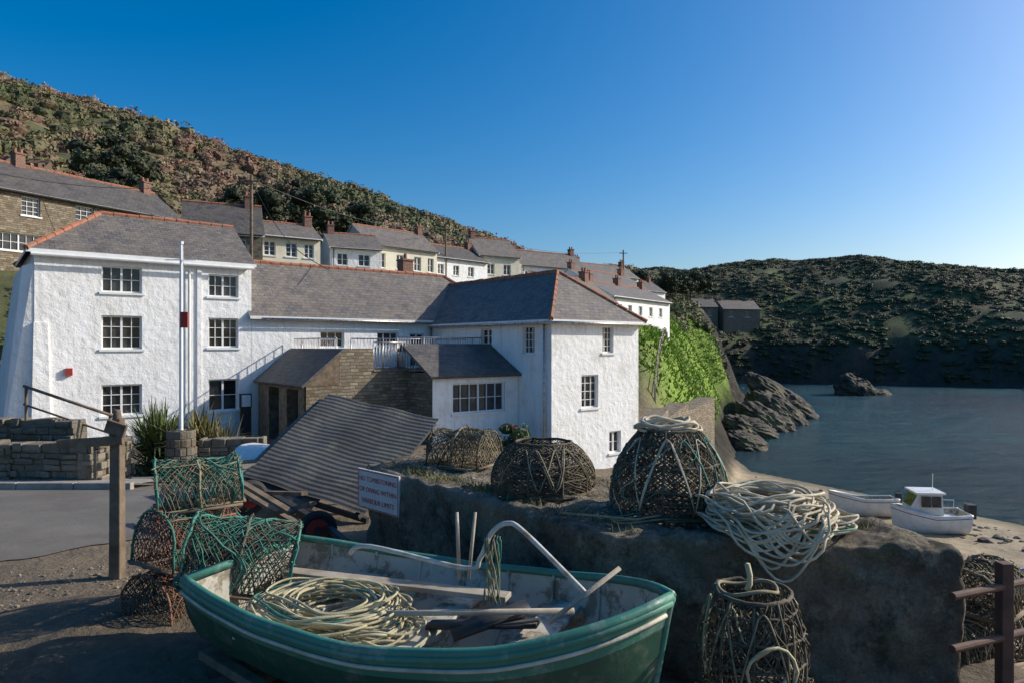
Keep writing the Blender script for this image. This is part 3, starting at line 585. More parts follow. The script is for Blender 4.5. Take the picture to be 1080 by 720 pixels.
# --------------------------------------------------------------- pots
def creel(name,loc,L,D,h,yaw,mats=('wood','net_d','rope_g'),tilt=(0,0),sp=.04,frame=.010,mixp=.7):
    e=empty(name,Matrix.Translation(loc)@Matrix.Rotation(yaw,4,'Z')@Matrix.Rotation(tilt[0],4,'X')@Matrix.Rotation(tilt[1],4,'Y'))
    mb=MB(); rs=random.random()*10
    def S(u,v,k=1): 
        th=math.pi*v; q=1+.05*math.sin(rs+5*u+4*v)-.05*math.sin(math.pi*((u*2)%1)); return Vector(((u-.5)*L*k,-(D/2)*math.cos(th)*k,.03+h*math.sin(th)**.6*k*q))
    def J(p,a=.006): return p+Vector((random.gauss(0,a),random.gauss(0,a),random.gauss(0,a)))
    for y in (-.5,-.17,.17,.5): mb.box(-L/2,L/2,y*D-.025,y*D+.025,0,.02,0)
    for xx in (-.5,0,.5): mb.box(xx*L-.03,xx*L+.03,-D/2,D/2,.021,.042,0)
    for u in (0,.5,1):
        mb.tube([J(S(u,v/16),.004) for v in range(17)],frame,7,1 if u==.5 else 2)
        for w_ in range(30):
            v=random.random(); p=S(u,v); mb.tube([p+Vector((random.gauss(0,.015),random.gauss(0,.015),random.gauss(0,.015))) for _ in range(4)],.004,3,random.choice((1,2)))
    for v in (.0,.3,.7,1): mb.tube([J(S(u/8,v),.004) for u in range(9)],frame*.7,6,1)
    arc=D*.5*math.pi*.5+h
    for layer,(k,rr) in enumerate(((1,.0042),(.88,.004))):
        n=int(L/sp*(1 if layer==0 else .8)); sl=arc/L*.9
        for dr in (-1,1):
            for i in range(-int(n*1.4*sl)-1,n+int(n*1.4*sl)+1):
                cur=[]; mm=1 if random.random()<mixp else 2
                for j in range(21):
                    v=j/20; u=i/n+dr*v*sl+.012*math.sin(7*v+i)
                    if 0<=u<=1: cur.append(J(S(u,v,k),.006))
                    else:
                        if len(cur)>1: mb.tube(cur,rr,3,mm)
                        cur=[]
                if len(cur)>1: mb.tube(cur,rr,3,mm)
    for xe in (-L/2,L/2,0):
        for dr in (-1,1):
            c=-D*1.2
            while c<D*1.2:
                cur=[]
                for j in range(25):
                    y=-D/2+D*j/24; z=.03+(y-c)*1.1*dr; lim=.03+h*max(0,1-(2*y/D)**2)**.3
                    if .03<=z<=lim: cur.append(J(Vector((xe,y,z)),.005))
                    elif len(cur)>1: mb.tube(cur,.004,3,1); cur=[]
                    else: cur=[]
                if len(cur)>1: mb.tube(cur,.004,3,1)
                c+=sp*1.15
    for i in range(2):
        u0=random.random(); mb.tube([J(S(min(1,max(0,u0+.25*math.sin(j*.5+i))),j/18,1.02),.008) for j in range(19)],.007,5,2)
    mb.tube([Vector((.1*math.cos(a*.52),.1*math.sin(a*.52),.03+h*.8)) for a in range(12)],.008,5,2,closed=True)
    mb.done('creel_frame_and_net',list(mats),e,smooth=True); return e
def dome_pot(name,loc,R,h,top=.35,mats=('net_d','rope_g','rope'),n=34,tw=1.6,sx=1,coil=0,wild=6):
    e=empty(name,loc=loc); mb=MB()
    def S(a,v,k=1):
        r=R*((1-v**2.2)*(1-top)+top)*(1+.06*math.sin(math.pi*v))*k*(1+.03*math.sin(3*a+v)); return Vector((r*math.cos(a)*sx,r*math.sin(a),.02+h*v*k+(random.gauss(0,.004))))
    for v in (0,.03,.33,.6,.85,1): mb.tube([S(a*2*math.pi/40,v) for a in range(40)],.012 if v in(0,1) else .008,6,0,closed=True)
    for i in range(10): mb.tube([S(i*.628,v/10) for v in range(11)],.009,6,0)
    for k,nn,rr in ((1,n,.0048),(.9,int(n*.9),.0045)):
        for dr in (-1,1):
            for i in range(nn): mb.tube([S(2*math.pi*i/nn+dr*v/14*tw,v/14,k)+Vector((random.gauss(0,.007),random.gauss(0,.007),0)) for v in range(15)],rr,3,0 if random.random()<.88 else (1 if random.random()<.5 else 2))
    for i in range(wild):
        a0=random.random()*6; mb.tube([S(a0+j*.06,.1+.8*abs(math.sin(j*.21+i)),1.02) for j in range(26)],.006,5,1 if i%2 else 2)
    for i in range(coil):
        rr=R*random.uniform(.3,.5); ox,oy=random.gauss(0,.03),random.gauss(0,.02); zz=h+.03+i*.008
        mb.tube([(ox+rr*math.cos(a*.2094)*1.2,oy+rr*.8*math.sin(a*.2094),zz+.015*math.sin(a*.6+i)) for a in range(30)],.011,6,2,closed=True)
    for i in range(6): mb.beam((-R*.9*sx,(i-2.5)*R*.3,.0),(R*.9*sx,(i-2.5)*R*.3,.0),.03,.02,0)
    mb.done('pot_frame_and_net',list(mats),e,smooth=True); return e
z0=wallz
creel('lobster_pot',(-.5,7.15,z0),.62,.5,.36,-.5,('wood','net_b','net_d'),sp=.045)
dome_pot('net_heap',(.27,5.95,z0),.44,.40,.55,('net_d','net_b','net_d'),42,2.4,wild=8)
dome_pot('inkwell_lobster_pot',(1.2,5.22,z0),.43,.60,.5,('net_d','rope_g','rope'),54,1.8,coil=9,wild=5)
creel('lobster_pot',(-2.72,5.55,0),.62,.5,.42,1.25,('wood','net_d','net_o'),mixp=.6)
creel('lobster_pot',(-2.66,5.6,.43),.66,.5,.42,1.1,('wood','net_o','rope_g'),tilt=(.05,.08),mixp=.55)
creel('lobster_pot',(-2.62,5.72,.86),.62,.5,.38,.5,('wood','net_b','rope_g'),tilt=(-.06,-.05),mixp=.55)
creel('lobster_pot',(-1.98,4.9,.53),.7,.54,.42,.25,('wood','net_d','rope_g'),tilt=(.12,.22),sp=.034,mixp=.55)
creel('lobster_pot',(1.38,3.86,-.1),.6,.46,.36,.15,('wood','net_d','net_b'))
pp=dome_pot('lobster_pot',(1.36,3.86,.30),.285,.50,.72,('net_d','rope_y','net_b'),34,1.2,wild=3,coil=1)
mb=MB(); mb.tube([(-.04+.02*math.sin(a),-.02,.52+.05*a+.01*math.cos(a*2)) for a in range(4)],.016,6); mb.tube([(.10*math.cos(a*.45),-.27+.04*math.sin(a),.22+.10*math.sin(a*.45)) for a in range(14)],.012,6,0,closed=True); mb.tube([(.13*math.cos(a*.45),-.30+.02*math.sin(a),.2+.13*math.sin(a*.45)) for a in range(14)],.009,6,0,closed=True); mb.done('pot_neck_and_becket',['rope_y'],pp,smooth=True)
creel('lobster_pot',(3.35,5.05,-.1),.6,.46,.36,.4,('wood','net_d','net_b')); creel('lobster_pot',(3.8,5.4,-.1),.6,.46,.36,1.2,('wood','net_d','net_b')); creel('lobster_pot',(3.5,5.1,.24),.56,.44,.32,.7,('wood','net_d','net_b'))
# --------------------------------------------------------------- ropes
def rope_loops(mb,cx,cy,z,rx,ry,n,r,m=0,hgt=.1,jit=.08,edge=None,ang=0):
    for i in range(n):
        sx=rx*random.uniform(.6,1.05);sy=ry*random.uniform(.6,1.05);ox,oy=random.gauss(0,jit),random.gauss(0,jit*.6);ph=random.random()*6;pts=[];a1=ang+random.gauss(0,.25)
        for k in range(44):
            a=2*math.pi*k/44; lx=sx*math.cos(a)*(1+.08*math.sin(3*a+ph)); ly=sy*math.sin(a)*(1+.08*math.sin(2*a+ph))
            x=cx+ox+lx*math.cos(a1)-ly*math.sin(a1); y=cy+oy+lx*math.sin(a1)+ly*math.cos(a1); zz=z+hgt*(i/n)*(1-.35*((lx/rx)**2+(ly/ry)**2))+.012*math.sin(4*a+ph)
            if edge:
                ey=edge(x)
                if y<ey: over=ey-y; zz-=over*2.3; y=ey-.06-.02*(i/n)
            pts.append((x,y,zz))
        mb.tube(pts,r,6,m if random.random()<.98 else 1,closed=True)
mb=MB(); eb=lambda x:4.57-(x-.63)*.16-.05
rope_loops(mb,1.72,4.66,wallz+.04,.38,.36,58,.009,0,.30,.06,eb,.2); rope_loops(mb,1.92,4.72,wallz+.03,.40,.24,14,.009,0,.12,.05,eb,-.2); rope_loops(mb,1.85,4.6,wallz+.02,.4,.28,4,.006,1,.1,.05,eb)
mb.done('rope_coil',['rope','rope_g'],smooth=True)
mb=MB(); rope_loops(mb,1.05,4.85,wallz+.03,.6,.09,2,.007,0,.02,.02); mb.tube([(.35,4.98,.99),(.6,4.80,1.01),(.85,4.7,1.01),(1.1,4.85,1.01),(1.5,4.75,1.05)],.009,6); mb.done('loose_rope',['net_b','rope_g'],smooth=True)
# --------------------------------------------------------------- boats
def hull(name,Lb,beam,prof,sheer,keel,mats,M4,thick=.03,nseg=36,nk=12,rail=.028,strakes=5):
    e=empty(name,M4); out=MB(); 
    def P(t,uu,off=0):
        b=np.interp(t,[p[0] for p in prof],[p[1] for p in prof])*beam/2; b=max(b-off,.004); zs=np.interp(t,[p[0] for p in sheer],[p[1] for p in sheer]); zk=np.interp(t,[p[0] for p in keel],[p[1] for p in keel])+off*1.2
        th=uu*math.pi/2; y=b*math.cos(th)**.62; z=zs-(zs-zk)*math.sin(th)**1.25
        rake=(.0 if t<.85 else (t-.85)/.15)*.16*uu*Lb/3
        if off==0 and 0<uu<1: y+=.007*((uu*strakes)%1)
        return Vector((t*Lb-rake,y,z))
    ts=[i/nseg for i in range(nseg+1)]
    def shell(off,m_lo,m_hi,flip):
        for sgn in (1,-1):
            base=len(out.v)
            for t in ts:
                for k in range(nk*2+1):
                    p=P(min(t,.985) if off else t,k/(nk*2),off); out.v.append((p.x,sgn*p.y,p.z))
            for i in range(nseg):
                for k in range(nk*2):
                    a=base+i*(nk*2+1)+k; q=(a,a+1,a+nk*2+2,a+nk*2+1)
                    out.f.append(q if (sgn>0)!=flip else q[::-1]); out.m.append(m_hi if k<nk*.34 else m_lo)
    shell(0,1,0,False); shell(thick,2,2,True)
    for off,m,x in ((0,0,0),(thick,2,thick)):
        pts=[P(0,k/12,off) for k in range(13)]; poly=[(x,p.y,p.z) for p in pts]+[(x,-p.y,p.z) for p in pts[::-1][1:]]
        out.face(poly if off else poly[::-1],m)
    o=out.done('hull',mats[:3],e,smooth=True,uv=False)
    rl=MB()
    for sgn in (1,-1):
        top=[P(t,0,thick*.5) for t in ts]; rl.tube([(p.x,sgn*p.y,p.z+.005) for p in top],rail,8,0)
        rl.tube([(p.x,sgn*(p.y+rail*.5),p.z-.022) for p in top],rail*.8,8,0)
        st=[P(t,.13) for t in ts]; rl.tube([(p.x,sgn*(p.y+.008),p.z) for p in st],rail*.42,6,1)
    p=P(0,0); rl.beam((thick/2,-p.y,p.z),(thick/2,p.y,p.z),thick*1.6,.05,0)
    st=[P(1,k/10) for k in range(11)]; rl.tube([(q.x+.005,0,q.z) for q in st],.02,6,0)
    rl.done('gunwale',[mats[0],mats[3]],e,smooth=True)
    return e,P
def fine(pts,k=24):
    xs_=np.array([p[0] for p in pts]);ys_=np.array([p[1] for p in pts]); X_=np.linspace(0,1,k*2+1); Y_=np.interp(X_,xs_,ys_)
    for _ in range(3): Y_[1:-1]=(Y_[:-2]+2*Y_[1:-1]+Y_[2:])/4
    return list(zip(X_,Y_))
prof=fine([(0,.70),(.1,.83),(.25,.94),(.42,1),(.55,.985),(.68,.91),(.78,.79),(.86,.62),(.92,.45),(.96,.30),(.985,.15),(1,.03)])
sheer=fine([(0,.73),(.25,.655),(.5,.63),(.75,.70),(.9,.80),(1,.88)]); keel=[(0,.2),(.3,.12),(.7,.11),(.88,.15),(1,.24)]
st=Vector((-1.87,4.78,0)); bw=Vector((.84,3.60,0)); d=bw-st; Lb=d.length
boat,BP=hull('rowing_boat',Lb,1.50,prof,sheer,keel,['green','green_d','inner','strake'],Matrix.Translation(st)@Matrix.Rotation(math.atan2(d.y,d.x),4,'Z'))
mb=MB()
def thwart(t,w,z,m=0):
    b=BP(t,.22,.03).y; mb.box(t*Lb-w/2,t*Lb+w/2,-b,b,z-.03,z,m)
thwart(.22,.24,.52); thwart(.5,.2,.50); thwart(.74,.2,.55)
mb.beam((.15,.25,.57),(1.85,.38,.59),.12,.035,1)
for i in range(7):
    t=.1+.12*i
    for sg_ in (1,-1): mb.tube([(t*Lb,sg_*BP(t,k/10,.036).y,BP(t,k/10,.036).z) for k in range(0,11)],.013,6,0)
mb.box(.25,2.2,-.2,.2,.2,.215,2)
mb.done('thwarts_and_ribs',['inner','wood_l','wood'],boat,bevel=.006)
mb=MB(); inv=boat.matrix_world.inverted()
def wp(*p): return inv@Vector(p)
def smoothp(pts,k=6):
    P=[Vector(p) for p in pts]; out=[]
    for i in range(len(P)-1):
        p0=P[max(i-1,0)];p1=P[i];p2=P[i+1];p3=P[min(i+2,len(P)-1)]
        for j in range(k):
            t=j/k; out.append(.5*((2*p1)+(p2-p0)*t+(2*p0-5*p1+4*p2-p3)*t*t+(3*p1-p0-3*p2+p3)*t**3))
    out.append(P[-1]); return out
mb.tube([wp(*p) for p in smoothp([(-1.1,4.62,.80),(-.95,4.55,.87),(-.3,4.32,.80),(-.2,4.3,.87),(-.13,4.28,1.03),(-.03,4.25,1.10),(.08,4.18,1.06),(.44,3.95,.76)])],.016,8,0)
mb.tube([wp(-.34,4.4,.70),wp(-.36,4.45,1.12)],.012,8,1); mb.tube([wp(-.28,4.4,.70),wp(-.24,4.45,1.12)],.012,8,1)
mb.tube([wp(.2,3.8,.66),wp(.62,3.92,.93)],.014,8,1)
mb.tube([wp(-1.4,4.2,.55),wp(.35,3.85,.71)],.018,8,1)
mb.beam(wp(-.35,3.95,.54),wp(.1,4.05,.66),.16,.03,2); mb.beam(wp(-.5,4.1,.53),wp(.15,3.9,.62),.1,.025,2)
mb.done('pipes_and_oars',['pale_pipe','wood_l','black'],boat,smooth=True)
mb=MB(); c=wp(-1.12,4.25,.52); rope_loops(mb,c.x,c.y,.54,.46,.34,34,.008,0,.14,.07,None,0); rope_loops(mb,c.x+.35,c.y-.05,.52,.3,.24,12,.0075,0,.08,.06,None,.4)
c=wp(-.12,4.27,.66)
for i in range(16):
    a0=random.random()*6; rr=random.uniform(.02,.06); mb.tube([c+Vector((rr*math.cos(a0+k*.25),rr*math.sin(a0+k*.25),.34-.05*k+random.gauss(0,.01))) for k in range(9)],.0045,5,1 if i%3==0 else 2)
mb.done('boat_ropes',['rope_y','rope_g','net_b'],boat,smooth=True)
mb=MB()
mb.beam((-1.9,4.2,.05),(-1.3,4.9,.05),.14,.1); mb.beam((-1.35,4.0,.13),(-2.05,4.55,.16),.09,.06); mb.beam((.0,3.3,.06),(.5,4.2,.06),.14,.12); mb.beam((-1.6,4.05,.12),(-.6,3.7,.12),.1,.06); mb.done('timber_chocks',['wood'],bevel=.01)
pr2=fine([(0,.8),(.2,.95),(.45,1),(.7,.85),(.85,.55),(.95,.22),(1,.03)])
def beachboat(name,x,y,yaw,L,bm_,mats,sc=1.15,roll=.06):
    z=H(x,y); return hull(name,L,bm_,pr2,[(0,.85*sc),(.5,.8*sc),(1,1.1*sc)],[(0,.05),(.5,0),(.85,.05),(1,.35)],mats,Matrix.Translation((x,y,z+.02))@Matrix.Rotation(yaw,4,'Z')@Matrix.Rotation(roll,4,'X'),rail=.05)
e,_=beachboat('beached_dinghy',25.3,45.0,math.pi-.15,4.2,1.9,['bwhite','bwhite','inner','wood'],1.5)
mb=MB(); mb.box(.9,1.2,-.7,.7,.8,.85); mb.box(2.1,2.4,-.75,.75,.8,.85); mb.box(-.35,-.02,-.18,.18,.8,1.6,1); mb.tube([(-.25,0,.8),(-.3,0,.1)],.06,8,1); mb.done('seats_and_outboard',['inner','black'],e,bevel=.02)
e,_=beachboat('cabin_boat',27.2,41.0,math.pi-.1,4.3,2.1,['bwhite','bwhite','inner','blue'],1.55,-.04)
mb=MB()
mb.hexa([(1.6,-.78,1.25),(3.5,-.5,1.35),(3.5,.5,1.35),(1.6,.78,1.25),(1.65,-.68,2.5),(2.95,-.55,2.5),(2.95,.55,2.5),(1.65,.68,2.5)],0)
mb.box(1.5,3.15,-.76,.76,2.5,2.6,0)
for sg_ in (-1,1):
    for a,b in ((1.75,2.25),(2.33,2.85)): 
        mb.face([(a,sg_*.79,1.75),(b,sg_*.745,1.75),(b,sg_*.68,2.38),(a,sg_*.72,2.38)][::sg_],1)
mb.face([(3.37,-.46,1.75),(3.37,.46,1.75),(3.04,.5,2.4),(3.04,-.5,2.4)],1)
mb.box(-.5,-.03,-.25,.25,.95,1.8,2); mb.tube([(1.9,0,2.5),(1.9,0,3.6)],.02,6,0); mb.tube([(3.5,-.55,1.6),(4.0,-.25,2.0),(4.2,0,2.05),(4.0,.25,2.0),(3.5,.55,1.6)],.02,6,0); mb.box(.3,1.2,-.85,.85,.9,.98,0)
mb.tube([(.2,-.9,1.3),(.2,-.9,1.8),(1.6,-.9,1.8)],.02,6,0)
mb.done('cabin',['bwhite','glass','black'],e,bevel=.02)
e,_=beachboat('blue_boat',21.3,28.6,.2,3.6,1.5,['blue','blue','inner','bwhite']); mb=MB(); mb.box(.9,1.2,-.6,.6,.6,.65); mb.box(2.0,2.3,-.6,.6,.6,.65); mb.done('seats',['inner'],e)
n=2600; t=rng.random(n); x=rng.uniform(5,32,n); y=rng.uniform(16,66,n); z,sd,s_,w_,tt_,di=Hfull(x,y); k=(sd<-.3)&(di>1)&((fbm(x/3,y/3,3)>.05)|(np.abs(di-6)<.9)); x,y,z=x[k],y[k],z[k]; n=len(x); sz=rng.gamma(1.6,.06,n)+.04
P=np.stack([x,y,z],-1); V=P[:,None,:]+cv[None]*(1+.35*(rng.random((n,len(cv),1))-.5))*(sz[:,None]*np.array([1,.8,.55]))[:,None,:]; cg=np.array((.12,.105,.085))*(.3+1.2*rng.random(n))[:,None]
np_quads('beach_cobbles',V.reshape(-1,3),(cf[None]+(np.arange(n)*len(cv))[:,None,None]).reshape(-1,4),M['leaf'],np.repeat(cg,len(cv),0))
mb=MB()
for x,y in ((2.92,4.05),(4.3,4.6),(5.6,5.1)): mb.box(x-.035,x+.035,y-.035,y+.035,-.3,.92)
for z in (.8,.5,.2): mb.tube([(2.5,3.88,z-.02),(5.7,5.14,z)],.024,8)
mb.done('harbour_railing',['rust'],smooth=False,bevel=.004)
# --------------------------------------------------------------- trailer + corrugated sheets
tr=empty('boat_trailer'); mb=MB()
TL=Vector((-2.9,10.8,1.45)); e1=Vector((1.85,-.9,-.3)); e2=Vector((-.78,-1.5,-1.0))
for layer,(o1,o2,k1,k2) in enumerate(((0,0,1,1),(-.06,.05,.7,1.02))):
    nn=e1.cross(e2).normalized(); nn=nn if nn.z>0 else -nn; nu,nvv=10,240; base=len(mb.v)
    for i in range(nu+1):
        for j in range(nvv+1):
            p=TL+e1*(o1+k1*i/nu)+e2*(o2+k2*j/nvv)+nn*(.003*math.sin(j/nvv*2*math.pi*26)-layer*.05+.015*math.sin(i*1.3+j*.02)); mb.v.append(tuple(p))
    for i in range(nu):
        for j in range(nvv): a=base+i*(nvv+1)+j; mb.f.append((a,a+1,a+nvv+2,a+nvv+1)); mb.m.append(0)
mb.done('corrugated_sheets',['sheet'],tr,smooth=True)
mb=MB()
fz=Vector((0,0,-.08))
for k in (.05,.5,.95): mb.beam(TL+e1*k+fz,TL+e1*k+e2+fz,.07,.07)
for k in (.05,.5,.95): mb.beam(TL+e2*k+fz*2,TL+e2*k+e1+fz*2,.06,.06)
for k,q in ((.05,.05),(.95,.05),(.05,.9),(.5,.05)): 
    p=TL+e1*k+e2*q; mb.beam(p+fz,(p.x,p.y,-.3),.07,.07)
mb.beam((-2.1,7.5,.25),(-3.5,9.3,.3),.08,.08); mb.beam((-2.1,7.5,.28),(-1.6,6.6,.3),.06,.06)
for (a,b) in (((-3.9,9.0,.5),(-2.2,7.4,.2)),((-3.7,8.7,.62),(-2.35,7.3,.42)),((-3.3,8.9,.3),(-2.4,7.9,.5)),((-3.2,8.2,.1),(-2.1,7.2,.55))): mb.beam(a,b,.08,.04,1)
mb.done('trailer_frame',['black','wood'],tr)
def wheel(par,x,y,z,r,ang):
    mb=MB(); ax=Vector((math.cos(ang),math.sin(ang),0)); up=Vector((0,0,1)); s_=ax.cross(up)
    C0=Vector((x,y,z)); mb.tube([C0+(s_*math.cos(a*.2618)+up*math.sin(a*.2618))*r*.78 for a in range(24)],r*.24,10,0,closed=True)
    mb.tube([C0-ax*.03,C0+ax*.03],r*.6,20,1); mb.tube([C0-ax*.07,C0+ax*.07],r*.2,12,0); mb.done('wheel',['rubber','redhub'],par,smooth=False)
wheel(tr,-2.05,7.2,.27,.2,-1.25); wheel(tr,-3.3,8.6,.3,.22,-.9)
e=empty('white_tender',Matrix.Translation((-4.1,10.6,.15))@Matrix.Rotation(-.5,4,'Z')@Matrix.Rotation(math.pi,4,'X')@Matrix.Translation((0,0,-.6)))
t_,_=hull('tender',1.6,.9,pr2,[(0,.45),(1,.5)],[(0,.05),(1,.1)],['bwhite','bwhite','inner','blue'],Matrix.Identity(4)); t_.parent=e
mb=MB()
for (x,y,z,a) in ((-3.75,9.6,.0,.3),(-3.3,9.9,.0,.8),(-3.6,9.7,.32,.5)): 
    m4=Matrix.Translation((x,y,z-.03))@Matrix.Rotation(a,4,'Z')
    for k in range(4): 
        for (x0,x1,y0,y1) in ((-.3,.3,-.2,-.18),(-.3,.3,.18,.2),(-.3,-.28,-.18,.18),(.28,.3,-.18,.18)):
            q=[m4@Vector(v) for v in ((x0,y0,k*.075),(x1,y0,k*.075),(x1,y1,k*.075),(x0,y1,k*.075),(x0,y0,k*.075+.06),(x1,y0,k*.075+.06),(x1,y1,k*.075+.06),(x0,y1,k*.075+.06))]; mb.hexa(q)
mb.done('fish_crates',['wood_l'])
# --------------------------------------------------------------- stone walls, posts, flagpole
def stonewall(name,pts,z1,th=.35):
    mb=MB()
    for (x0,y0),(x1,y1) in zip(pts[:-1],pts[1:]):
        L=math.hypot(x1-x0,y1-y0); d=Vector((x1-x0,y1-y0,0))/L; n=Vector((-d.y,d.x,0))*th
        p0=Vector((x0,y0,0));p1=Vector((x1,y1,0)); zf=lambda z:Vector((0,0,z))
        mb.hexa([p0+zf(-1.6),p1+zf(-1.6),p1+n*.9+zf(-1.6),p0+n*.9+zf(-1.6),p0+zf(z1-.01),p1+zf(z1-.01),p1+n*.9+zf(z1-.01),p0+n*.9+zf(z1-.01)])
        z=-.55; row=0
        while z<z1+.02:
            hh=random.uniform(.07,.15); s=-random.random()*.15
            while s<L:
                wl=random.uniform(.12,.38); a=max(s,0)+.006; b=min(s+wl,L)-.006
                if b-a>.03:
                    pr=random.uniform(.01,.08); j=lambda:random.uniform(-.018,.018)
                    q0=p0+d*a-n.normalized()*pr; q1=p0+d*b-n.normalized()*(pr+random.uniform(-.02,.02)); zt=z+hh-.012+(random.uniform(-.01,.05) if z+hh>=z1 else 0); m_=n*(1.0 if z+hh>=z1 else .3)
                    mb.hexa([q0+zf(z+j()),q1+zf(z+j()),q1+m_+zf(z),q0+m_+zf(z),q0+zf(zt+j()),q1+zf(zt+j()),q1+m_+zf(zt),q0+m_+zf(zt)])
                s+=wl
            z+=hh; row+=1
    return mb.done(name,['stone2'],bevel=.018)
stonewall('dry_stone_wall',[(-14,11.9),(-8.6,11.75),(-7.1,11.6)],.45); stonewall('dry_stone_wall',[(-16,13.2),(-9.5,13.0),(-8.2,12.8)],.74); stonewall('dry_stone_wall',[(-7.05,11.6),(-7.25,13.0)],.45)
stonewall('dry_stone_wall',[(-6.1,13.3),(-4.9,13.5)],.28)
fp=empty('flagpole',loc=(-6.35,13.1,0)); mb=MB()
for i in range(6):
    for j in range(8):
        a=j*.785+i*.4; r_=.3-.01*i; z=-.35+i*.16
        mb.hexa([(r_*.2*math.cos(a),r_*.2*math.sin(a),z),(r_*math.cos(a-.37),r_*math.sin(a-.37),z),(r_*1.05*math.cos(a),r_*1.05*math.sin(a),z),(r_*math.cos(a+.37),r_*math.sin(a+.37),z),(r_*.2*math.cos(a),r_*.2*math.sin(a),z+.15),(r_*math.cos(a-.37),r_*math.sin(a-.37),z+.15),(r_*1.05*math.cos(a),r_*1.05*math.sin(a),z+.15),(r_*math.cos(a+.37),r_*math.sin(a+.37),z+.15)])
mb.tube([(0,0,-.4),(0,0,.6)],.25,14); mb.done('stone_plinth',['stone2'],fp,bevel=.012)
mb=MB(); mb.tube([(0,0,.6),(0,0,4.15)],.04,10,r2=.025); mb.tube([(0,0,4.15),(0,0,4.2)],.045,10); mb.tube([(.055,-.03,.9),(.055,-.03,4.1)],.005,5); mb.tube([(-.3,0,3.85),(.3,0,3.85)],.01,6); mb.box(.02,.16,-.08,-.03,2.55,2.85,1); mb.done('pole',['pipe_w','redhub'],fp,smooth=False)
mb=MB(); mb.tube([(-9.3,13.0,1.45),(-7.6,13.0,.88)],.03,8); 
for x in (-9.25,-7.65): mb.tube([(x,13.0,-.2),(x,13.0,1.43-(x+9.3)*.33)],.028,8)
mb.tube([(-9.3,13.0,1.1),(-7.6,13.0,.53)],.02,8); mb.done('step_handrail',['wood'],smooth=True)
sp_=empty('wooden_post',loc=(-3.76,6.5,0)); mb=MB()
mb.hexa([(-.055,-.055,-.3),(.055,-.055,-.3),(.055,.055,-.3),(-.055,.055,-.3),(-.045,-.045,1.5),(.05,-.045,1.52),(.05,.05,1.52),(-.045,.05,1.5)]); mb.beam((-.52,-.075,1.28),(.10,-.075,1.32),.035,.085); mb.tube([(0,0,1.5),(0.0,0,1.55),(0,0,1.60)],.045,10,r2=.03); mb.beam((.12,-.072,1.40),(-.06,-.072,1.46),.04,.12); mb.done('post_and_arm',['wood'],sp_,bevel=.008)
def tpole(x,y,zt):
    e=empty('telegraph_pole',loc=(x,y,0)); z=H(x,y); mb=MB(); mb.tube([(0,0,z-.5),(0,0,zt)],.13,8,r2=.09); mb.beam((-.5,0,zt-.4),(.5,0,zt-.4),.08,.08); mb.done('pole',['wood'],e); return (x,y,zt-.3)
p1=tpole(-16.8,44,13.2); p2=tpole(-6.6,68,14.2); p3=tpole(13.7,84,14.0)
mb=MB()
for a,b in ((p1,p2),(p2,p3),(p1,(-8.2,30.5,5.6)),(p1,(-32,38,12.5))):
    mb.tube([Vector(a).lerp(Vector(b),k/14)-Vector((0,0,1.0*math.sin(math.pi*k/14))) for k in range(15)],.018,4)
mb.done('overhead_wires',['black'])
# --------------------------------------------------------------- plants by inn
def spiky(name,x,y,z,n,h,col,mr=.5):
    e=empty(name,loc=(x,y,z)); P=[];F=[];Cc=[]
    for i in range(n):
        a=random.random()*6.28;el=random.uniform(.3,1.45);L=h*random.uniform(.6,1);w_=.025; d=Vector((math.cos(a)*math.cos(el),math.sin(a)*math.cos(el),math.sin(el))); sd_=Vector((-math.sin(a),math.cos(a),0))*w_; o_=Vector((random.gauss(0,mr*.3),random.gauss(0,mr*.3),random.random()*h*.3)); k=len(P)
        q1=o_+d*L*.55;q2=o_+d*L+Vector((0,0,-L*.25*math.cos(el)))
        P+= [o_-sd_,o_+sd_,q1+sd_,q1-sd_,q2+sd_*.1,q2-sd_*.1]; F+=[(k,k+1,k+2,k+3),(k+3,k+2,k+4,k+5)]; c=np.array(col)*random.uniform(.5,1.5); Cc+=[c]*6
    o=np_quads('leaves',np.array([p[:] for p in P]),np.array(F),M['leaf'],np.array(Cc)); o.parent=e
spiky('cordyline_plant',-9.3,18.2,-1.1,420,1.7,(.10,.13,.03)); spiky('cordyline_plant',-8.2,18.0,-1.0,320,1.6,(.15,.13,.03)); spiky('yucca_plant',-9.9,19,-1.1,300,1.7,(.08,.12,.035)); spiky('cordyline_plant',-7.5,17.5,-1.0,260,1.3,(.13,.11,.035))
def bushes(name,pts,col,nl=160):
    P=np.array([p[:3] for p in pts]);R=np.array([p[3] for p in pts]); return foliage(name,P,R,R*.85,np.array(col)[None]*(.7+.6*rng.random(len(P)))[:,None],nl,.13,.3)
bushes('inn_shrub',[(.1,24.6,-1.5,.6),(.7,24.9,-1.7,.65),(-.4,24.3,-1.6,.5),(.3,24.4,-1.0,.45),(-.2,24.6,-.8,.3)],(.07,.10,.025)); bushes('flower_bed',[(.0,24.6,-.75,.2),(-2,24.2,-1.4,.35),(-1.3,24.4,-1.4,.35)],(.20,.06,.035))
bushes('hedge',[(-9.6+.35*i,17.6+.1*i,-1.1,.4) for i in range(6)],(.08,.10,.03)); bushes('road_shrub',[(-4.3+.5*i,12.4+.1*i,-.2,.3) for i in range(5)],(.08,.09,.03))
stp=[(6.9,33),(8.6,37.5),(10.6,41),(13.5,45.5)]
mb=MB()
for (x0,y0),(x1,y1) in zip(stp[:-1],stp[1:]): mb.hexa([(x0,y0,-9),(x1,y1,-9),(x1-1,y1+.5,-9),(x0-1,y0+.5,-9),(x0,y0,-1.7),(x1,y1,-1.2),(x1-1,y1+.5,-1.2),(x0-1,y0+.5,-1.7)])
mb.done('sea_retaining_wall',['stone'])
